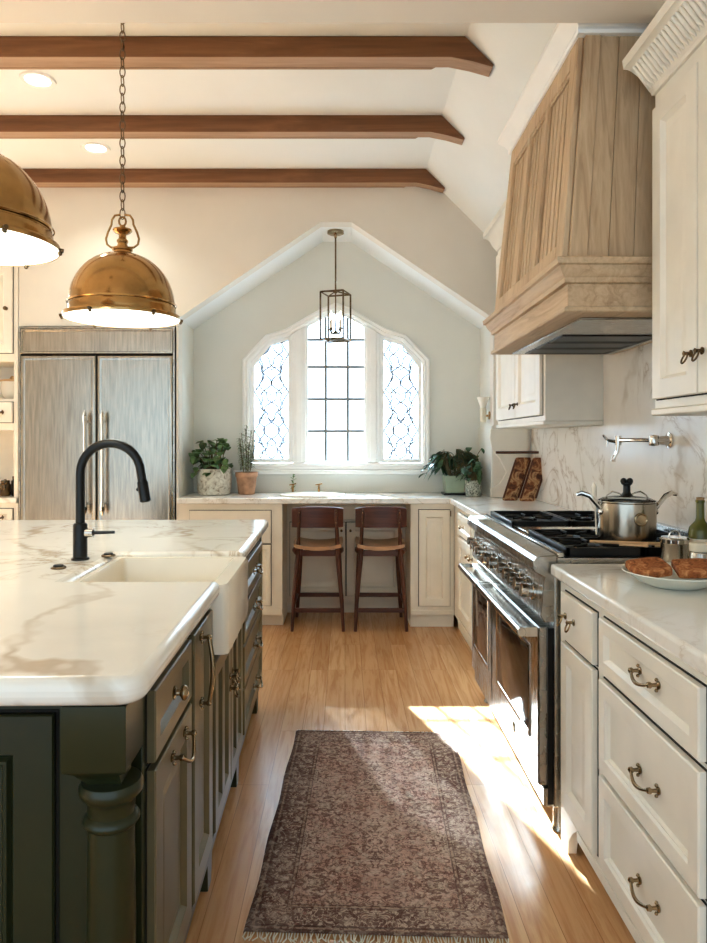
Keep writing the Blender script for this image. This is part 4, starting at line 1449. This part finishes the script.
def make_pendant(x, y, zr, ztop_, label):
    t = thing('pendant_light', label, 'pendant light', (x, y, zr), group='brass dome pendants over the island')
    R = .205
    prof = [(.226, -.004), (.229, .004), (.226, .012), (.208, .016), (.2075, .022), (.2085, .04), (.206, .046)]
    n = 14
    for k in range(n + 1):
        a = (PI / 2) * k / n
        prof.append((.2055 * math.cos(a) ** .92 if k < n else .04, .046 + .215 * math.sin(a)))
    prof[-1] = (.035, .262)
    prof = [p for p in prof if p[0] >= .035]
    prof += [(.034, .268), (.040, .272), (.040, .28), (.022, .286), (.018, .30), (.022, .304), (.022, .312), (.015, .318), (.014, .335), (.03, .342), (.038, .350), (.036, .356), (.012, .36), (.010, .372)]
    MB().lathe(prof, (x, y, zr), 64, cap=False).build('dome_shade', M['brass'], t, smooth=50)
    MB().lathe([(.224, 0), (.224, .004), (.001, .006)], (x, y, zr - .002), 64).build('diffuser', M['glow'], t)
    MB().lathe([(.2095, .0), (.2125, .004), (.2095, .008)], (x, y, zr + .052), 64, cap=False).build('band_ring', M['brass'], t)
    for k in range(6):
        a = k * PI / 3 + .3
        MB().tube([(x + .215 * math.cos(a), y + .215 * math.sin(a), zr + .004), (x + .236 * math.cos(a), y + .236 * math.sin(a), zr + .001)], [.005, .006], 8).ball((x + .226 * math.cos(a), y + .226 * math.sin(a), zr - .007), .007, 8).build('thumb_screw', M['bronze'], t)
    h = MB()
    for s in (-1, 1):
        h.tube([(x + s * q, y, zr + z) for q, z in ((.008, .415), (.03, .412), (.042, .395), (.044, .375), (.058, .345), (.066, .318), (.062, .296), (.045, .284), (.02, .284))], .0045, 8)
    h.tube([(x + .014 * math.cos(a), y, zr + .388 + .018 * math.sin(a)) for a in [2 * PI * k / 12 for k in range(12)]], .004, 6, True)
    h.build('harp', M['brass'], t, smooth=60)
    ch = MB()
    z = zr + .418
    k = 0
    while z < ztop_ - .03:
        pts = []
        for q in range(12):
            a = 2 * PI * q / 12
            u, v = .0105 * math.cos(a), .022 * math.sin(a)
            pts.append((x + (u if k % 2 == 0 else u * .2), y + (0 if k % 2 == 0 else u), z + v))
        ch.tube(pts, .0023, 6, True)
        z += .0355
        k += 1
    ch.build('chain', M['bronze'], t, smooth=60)
    MB().lathe([(.055, 0), (.06, -.01), (.05, -.022), (.012, -.026), (.008, -.04), (.001, -.042)], (x, y, ztop_ - .0005), 28).build('canopy', M['brass'], t)
    ld = bpy.data.lights.new('pendant_lamp', 'POINT')
    ld.energy = 3
    ld.color = (1, .86, .68)
    ld.shadow_soft_size = .1
    lo = bpy.data.objects.new('pendant_lamp', ld)
    C.objects.link(lo)
    lo.location = (0, 0, -.06)
    lo.parent = t


make_pendant(-.89, 2.80, 1.816, 3.23, 'brass dome pendant on a long chain, seen whole before the refrigerator')
make_pendant(-1.025, 1.92, 1.866, 2.70, 'brass dome pendant cut off by the left edge, nearest the camera')

# lantern in the alcove
lx, ly = -.07, 5.22
t = thing('lantern_pendant', 'square bronze open lantern pendant hanging before the window', 'pendant light', (lx, ly, 2.07))
MB().lathe([(.062, 0), (.062, -.018), (.05, -.024), (.012, -.026), (.010, -.05), (.001, -.052)], (lx, ly, 2.8865), 28).build('canopy', M['nickel'], t)
MB().tube([(lx, ly, 2.84), (lx, ly, 2.43)], .0065, 10).build('rod', M['bronze'], t)
zl0, zl1 = 2.075, 2.425
cg = MB()
an = math.radians(27)
for (hw, z0, z1) in ((.125, zl0, zl1),):
    cn = [(lx + hw * math.cos(an + q * PI / 2), ly + hw * math.sin(an + q * PI / 2)) for q in range(4)]
    for q in range(4):
        a, c = cn[q], cn[(q + 1) % 4]
        cg.tube([(a[0], a[1], z0), (a[0], a[1], z1)], .0065, 4)
        cg.tube([(a[0], a[1], z0), (c[0], c[1], z0)], .0065, 4)
        cg.tube([(a[0], a[1], z1), (c[0], c[1], z1)], .0065, 4)
        cg.tube([(a[0], a[1], z1), (lx, ly, z1 + .014)], .005, 4)
    cg.ball((lx, ly, z1 + .012), .016, 10)
cg.build('cage_frame', M['bronze'], t, smooth=0)
ar = MB().tube([(lx, ly, 2.43), (lx, ly, 2.13)], .005, 8).lathe([(.03, 0), (.02, .012), (.006, .016)], (lx, ly, 2.118), 12)
for q in range(4):
    a = an + q * PI / 2 + .4
    p = [(.006, .02), (.03, .0), (.048, .012), (.05, .032)]
    ar.tube([(lx + r * math.cos(a), ly + r * math.sin(a), 2.12 + z) for r, z in p], .005, 8)
    ar.lathe([(.012, 0), (.014, .008), (.009, .012)], (lx + .05 * math.cos(a), ly + .05 * math.sin(a), 2.152), 10)
ar.build('candle_arms', M['bronze'], t)
for q in range(4):
    a = an + q * PI / 2 + .4
    c = (lx + .05 * math.cos(a), ly + .05 * math.sin(a), 2.165)
    cd = MB().lathe([(.008, 0), (.008, .06), (.001, .061)], c, 10).build('candle_sleeve', M['ceramic'], t)
    MB().lathe([(.004, 0), (.010, .02), (.008, .04), (.001, .062)], (c[0], c[1], c[2] + .0615), 10).build('bulb', M['bulb'], cd)

# ------------------------------------------------------------------ plants


def planter(name, label, x, y, z, prof, mat, soil_r, soil_z, group=None):
    t = thing(name, label, 'plant', (x, y, z), group=group)
    MB().lathe(prof, (x, y, z), 28).build('pot', mat, t, smooth=40)
    MB().lathe([(soil_r, 0), (soil_r * .9, .008), (.001, .012)], (x, y, z + soil_z), 20).build('soil', M['soil'], t)
    return t


# leafy plant in a speckled pot
x, y = -.985, 5.27
t = planter('potted_plant', 'leafy green plant in a speckled white pot beside the refrigerator', x, y, .9205, [(.10, 0), (.118, .006), (.128, .06), (.130, .13), (.125, .185), (.128, .195), (.122, .195), (.116, .16), (.001, .15)], M['speckled'], .112, .162)
st, fo = MB(), MB()
rnd = random.Random(3)
for k in range(46):
    a = rnd.uniform(0, 2 * PI)
    r = rnd.uniform(.04, .19)
    h = rnd.uniform(.19, .40) - r * .55
    p0 = V((x + .05 * math.cos(a), y + .05 * math.sin(a), 1.085))
    yy = y + r * math.sin(a) * .8
    p1 = V((min(max(-1.15, x + r * math.cos(a)), -.89), min(yy, 5.42), .9205 + max(h + .06, .13)))
    mid = (p0 + p1) / 2 + Z * .04
    st.tube([p0, mid, p1], .0028, 5)
    for q in range(3):
        b2 = a + rnd.uniform(-1.2, 1.2)
        dv = V((math.cos(b2), math.sin(b2) * .8, rnd.uniform(-.2, .35)))
        if p1.x < -1.08 and dv.x < 0:
            dv.x = -.05
        if p1.x > -.955 and dv.x > 0:
            dv.x = .02
        if p1.y > 5.36 and dv.y > 0:
            dv.y = -dv.y
        fo.leaf(p1, dv, Z, rnd.uniform(.05, .085), rnd.uniform(.020, .032), rnd.uniform(.2, .5), 4)
st.build('stems', M['stem'], t)
fo.build('foliage', M['leaf'], t, smooth=60, recalc=False)
# rosemary-like plant in terracotta
x, y = -.745, 5.30
t = planter('potted_herb', 'wispy grey-green herb in a terracotta pot left of the window', x, y, .9205, [(.056, 0), (.062, .004), (.078, .13), (.084, .133), (.086, .165), (.080, .167), (.074, .14), (.001, .135)], M['terracotta'], .074, .142)
st, fo = MB(), MB()
for k in range(15):
    a = rnd.uniform(0, 2 * PI)
    r = rnd.uniform(.01, .075)
    hgt = rnd.uniform(.2, .42) * (1 - r * 2.2)
    p0 = V((x + .02 * math.cos(a), y + .02 * math.sin(a), 1.065))
    p1 = p0 + V((max(r * math.cos(a), -.035) + .0, r * math.sin(a) * .8, hgt))
    pts = [p0.lerp(p1, q / 6) + V((rnd.uniform(-.005, .005), rnd.uniform(-.005, .005), 0)) for q in range(7)]
    st.tube(pts, .0025, 5)
    for q in range(34):
        tq = .2 + .8 * q / 33
        pp = p0.lerp(p1, tq)
        b2 = q * 2.4
        fo.leaf(pp, (math.cos(b2), math.sin(b2), .1), Z, .042 * (1.1 - .5 * tq), .0048, .45, 3)
st.build('stems', M['stem'], t)
fo.build('foliage', M['herb'], t, smooth=60, recalc=False)
# drooping plant in a celadon box planter
x, y = .82, 5.28
t = thing('potted_plant', 'drooping dark green plant in a pale green square pot right of the window', 'plant', (x, y, .9205))
m = MB()
sq = lambda h, z: [V((x - h, y - h, z)), V((x + h, y - h, z)), V((x + h, y + h, z)), V((x - h, y + h, z))]
m.loft([sq(.066, .934), sq(.078, 1.06), sq(.078, 1.065), sq(.07, 1.065), sq(.068, 1.04)])
m.build('pot', M['celadon'], t, bev=.004)
MB().box((x - .085, y - .085, .9205), (x + .085, y + .085, .9335)).build('saucer', M['black'], t, bev=.003)
st, fo = MB(), MB()
for k in range(58):
    a = rnd.uniform(0, 2 * PI)
    r = rnd.uniform(.05, .185)
    top = rnd.uniform(.14, .235)
    p0 = V((x + .03 * math.cos(a), y + .03 * math.sin(a), 1.05))
    pm = p0 + V((r * .55 * math.cos(a), r * .45 * math.sin(a), top - .02))
    p1 = p0 + V((r * math.cos(a), r * .7 * math.sin(a), top - r * rnd.uniform(.2, 1.0)))
    for p in (pm, p1):
        p.x = min(p.x, 1.01)
        p.y = min(p.y, 5.43)
        if p.x > .80:
            p.y = max(p.y, 5.27)
    st.tube([p0, p0.lerp(pm, .6) + Z * .01, pm, p1], .0026, 5)
    for q in range(3):
        b2 = a + rnd.uniform(-.9, .9)
        dv = V((math.cos(b2), math.sin(b2) * .7, rnd.uniform(-.6, .2)))
        if p1.x > .95 and dv.x > 0:
            dv.x = .02
        if p1.x > .76 and dv.y < 0:
            dv.y = .05
        if p1.y > 5.37 and dv.y > 0:
            dv.y = -dv.y
        base = p1.lerp(pm, q * .4)
        fo.leaf(base, dv, Z, rnd.uniform(.06, .10), rnd.uniform(.016, .027), rnd.uniform(.3, .8), 4)
st.build('stems', M['stem'], t)
fo.build('foliage', M['leaf_b'], t, smooth=60, recalc=False)
# small patterned pot
x, y = .935, 5.10
t = planter('potted_plant', 'trailing plant in a small grey patterned pot at the worktop corner', x, y, .9205, [(.048, 0), (.055, .004), (.06, .10), (.062, .115), (.056, .116), (.052, .1), (.001, .095)], M['patterned'], .052, .098)
st, fo = MB(), MB()
for k in range(20):
    a = rnd.uniform(0, 2 * PI)
    r = rnd.uniform(.04, .11)
    p0 = V((x + .02 * math.cos(a), y + .02 * math.sin(a), 1.02))
    pm = p0 + V((r * .6 * math.cos(a), r * .5 * math.sin(a), rnd.uniform(.09, .17)))
    p1 = p0 + V((min(r * math.cos(a), .02), min(r * .8 * math.sin(a), .035), rnd.uniform(.02, .12)))
    pm.x = min(pm.x, x + .02)
    pm.y = min(pm.y, y + .04)
    st.tube([p0, pm, p1], .0024, 5)
    for q in range(3):
        b2 = a + rnd.uniform(-.8, .8)
        dv = V((min(math.cos(b2), -.05), min(math.sin(b2), .25), rnd.uniform(-.3, .2)))
        fo.leaf(p1.lerp(pm, q * .45), dv, Z, rnd.uniform(.05, .08), rnd.uniform(.014, .022), .5, 4)
# one long arching stem
st.tube([(x, y, 1.02), (x + .01, y, 1.14), (x + .03, y - .02, 1.23), (x + .055, y - .03, 1.27)], .0024, 5)
fo.leaf((x + .055, y - .03, 1.27), (.1, -.5, -.3), Z, .05, .012, .3)
fo.leaf((x + .02, y - .01, 1.19), (-1, -.2, .2), Z, .07, .014, .8)
st.build('stems', M['stem'], t)
fo.build('foliage', M['leaf_b'], t, smooth=60, recalc=False)

# ------------------------------------------------------------------ light
sun = bpy.data.lights.new('sun', 'SUN')
sun.energy = 42
sun.angle = .012
sun.color = (1, .97, .93)
so = bpy.data.objects.new('sun', sun)
C.objects.link(so)
so.rotation_euler = V((.30, -1, -.635)).to_track_quat('-Z', 'Y').to_euler()
for (x, y) in ((-1.62, 3.69), (-1.62, 4.55)):
    sp = bpy.data.lights.new('downlight_lamp', 'SPOT')
    sp.energy = 13
    sp.color = (1, .87, .70)
    sp.spot_size = 2.0
    sp.spot_blend = .6
    sp.shadow_soft_size = .06
    o = bpy.data.objects.new('downlight_lamp', sp)
    C.objects.link(o)
    o.location = (x, y, 3.2)

wd = bpy.data.worlds.new('daylight')
bpy.context.scene.world = wd
wd.use_nodes = True
nt = wd.node_tree
bg = nt.nodes['Background']
tc = nt.nodes.new('ShaderNodeTexCoord')
sep = nt.nodes.new('ShaderNodeSeparateXYZ')
nt.links.new(tc.outputs['Generated'], sep.inputs[0])
rp = nt.nodes.new('ShaderNodeValToRGB')
mr = nt.nodes.new('ShaderNodeMapRange')
mr.inputs[1].default_value = -1
mr.inputs[2].default_value = 1
nt.links.new(sep.outputs[1], mr.inputs[0])
e = rp.color_ramp.elements
e[0].position = .35
e[0].color = (0, 0, 0, 1)
e[1].position = .62
e[1].color = (1, 1, 1, 1)
nt.links.new(mr.outputs[0], rp.inputs[0])
hz = nt.nodes.new('ShaderNodeValToRGB')
h = hz.color_ramp.elements
h[0].position = .10
h[0].color = (1.5, 1.54, 1.6, 1)
h[1].position = .34
h[1].color = (8.0, 8.2, 8.6, 1)
nt.links.new(sep.outputs[2], hz.inputs[0])
mx = nt.nodes.new('ShaderNodeMix')
mx.data_type = 'RGBA'
nt.links.new(rp.outputs[0], mx.inputs[0])
mx.inputs[6].default_value = (.9, .9, .9, 1)
nt.links.new(hz.outputs[0], mx.inputs[7])
nt.links.new(mx.outputs[2], bg.inputs['Color'])
bg.inputs['Strength'].default_value = 1.0

# ------------------------------------------------------------------ camera
cd = bpy.data.cameras.new('camera')
cam = bpy.data.objects.new('camera', cd)
C.objects.link(cam)
cam.location = (0, 0, 1.33)
cam.rotation_euler = (PI / 2, 0, 0)
cd.sensor_fit = 'HORIZONTAL'
cd.sensor_width = 36
cd.lens = 36 * 700 / 707
cd.shift_x = 8.5 / 707
cd.shift_y = -31.5 / 707
cd.clip_start = .05
sc = bpy.context.scene
sc.camera = cam
sc.view_settings.view_transform = 'Standard'
sc.view_settings.look = 'Medium High Contrast'
sc.view_settings.exposure = 0.58
sc.view_settings.use_white_balance = True
sc.view_settings.white_balance_temperature = 5250
sc.view_settings.white_balance_tint = -3
sc.cycles.use_denoising = True
sc.cycles.max_bounces = 8
sc.cycles.diffuse_bounces = 5
sc.cycles.sample_clamp_indirect = 6
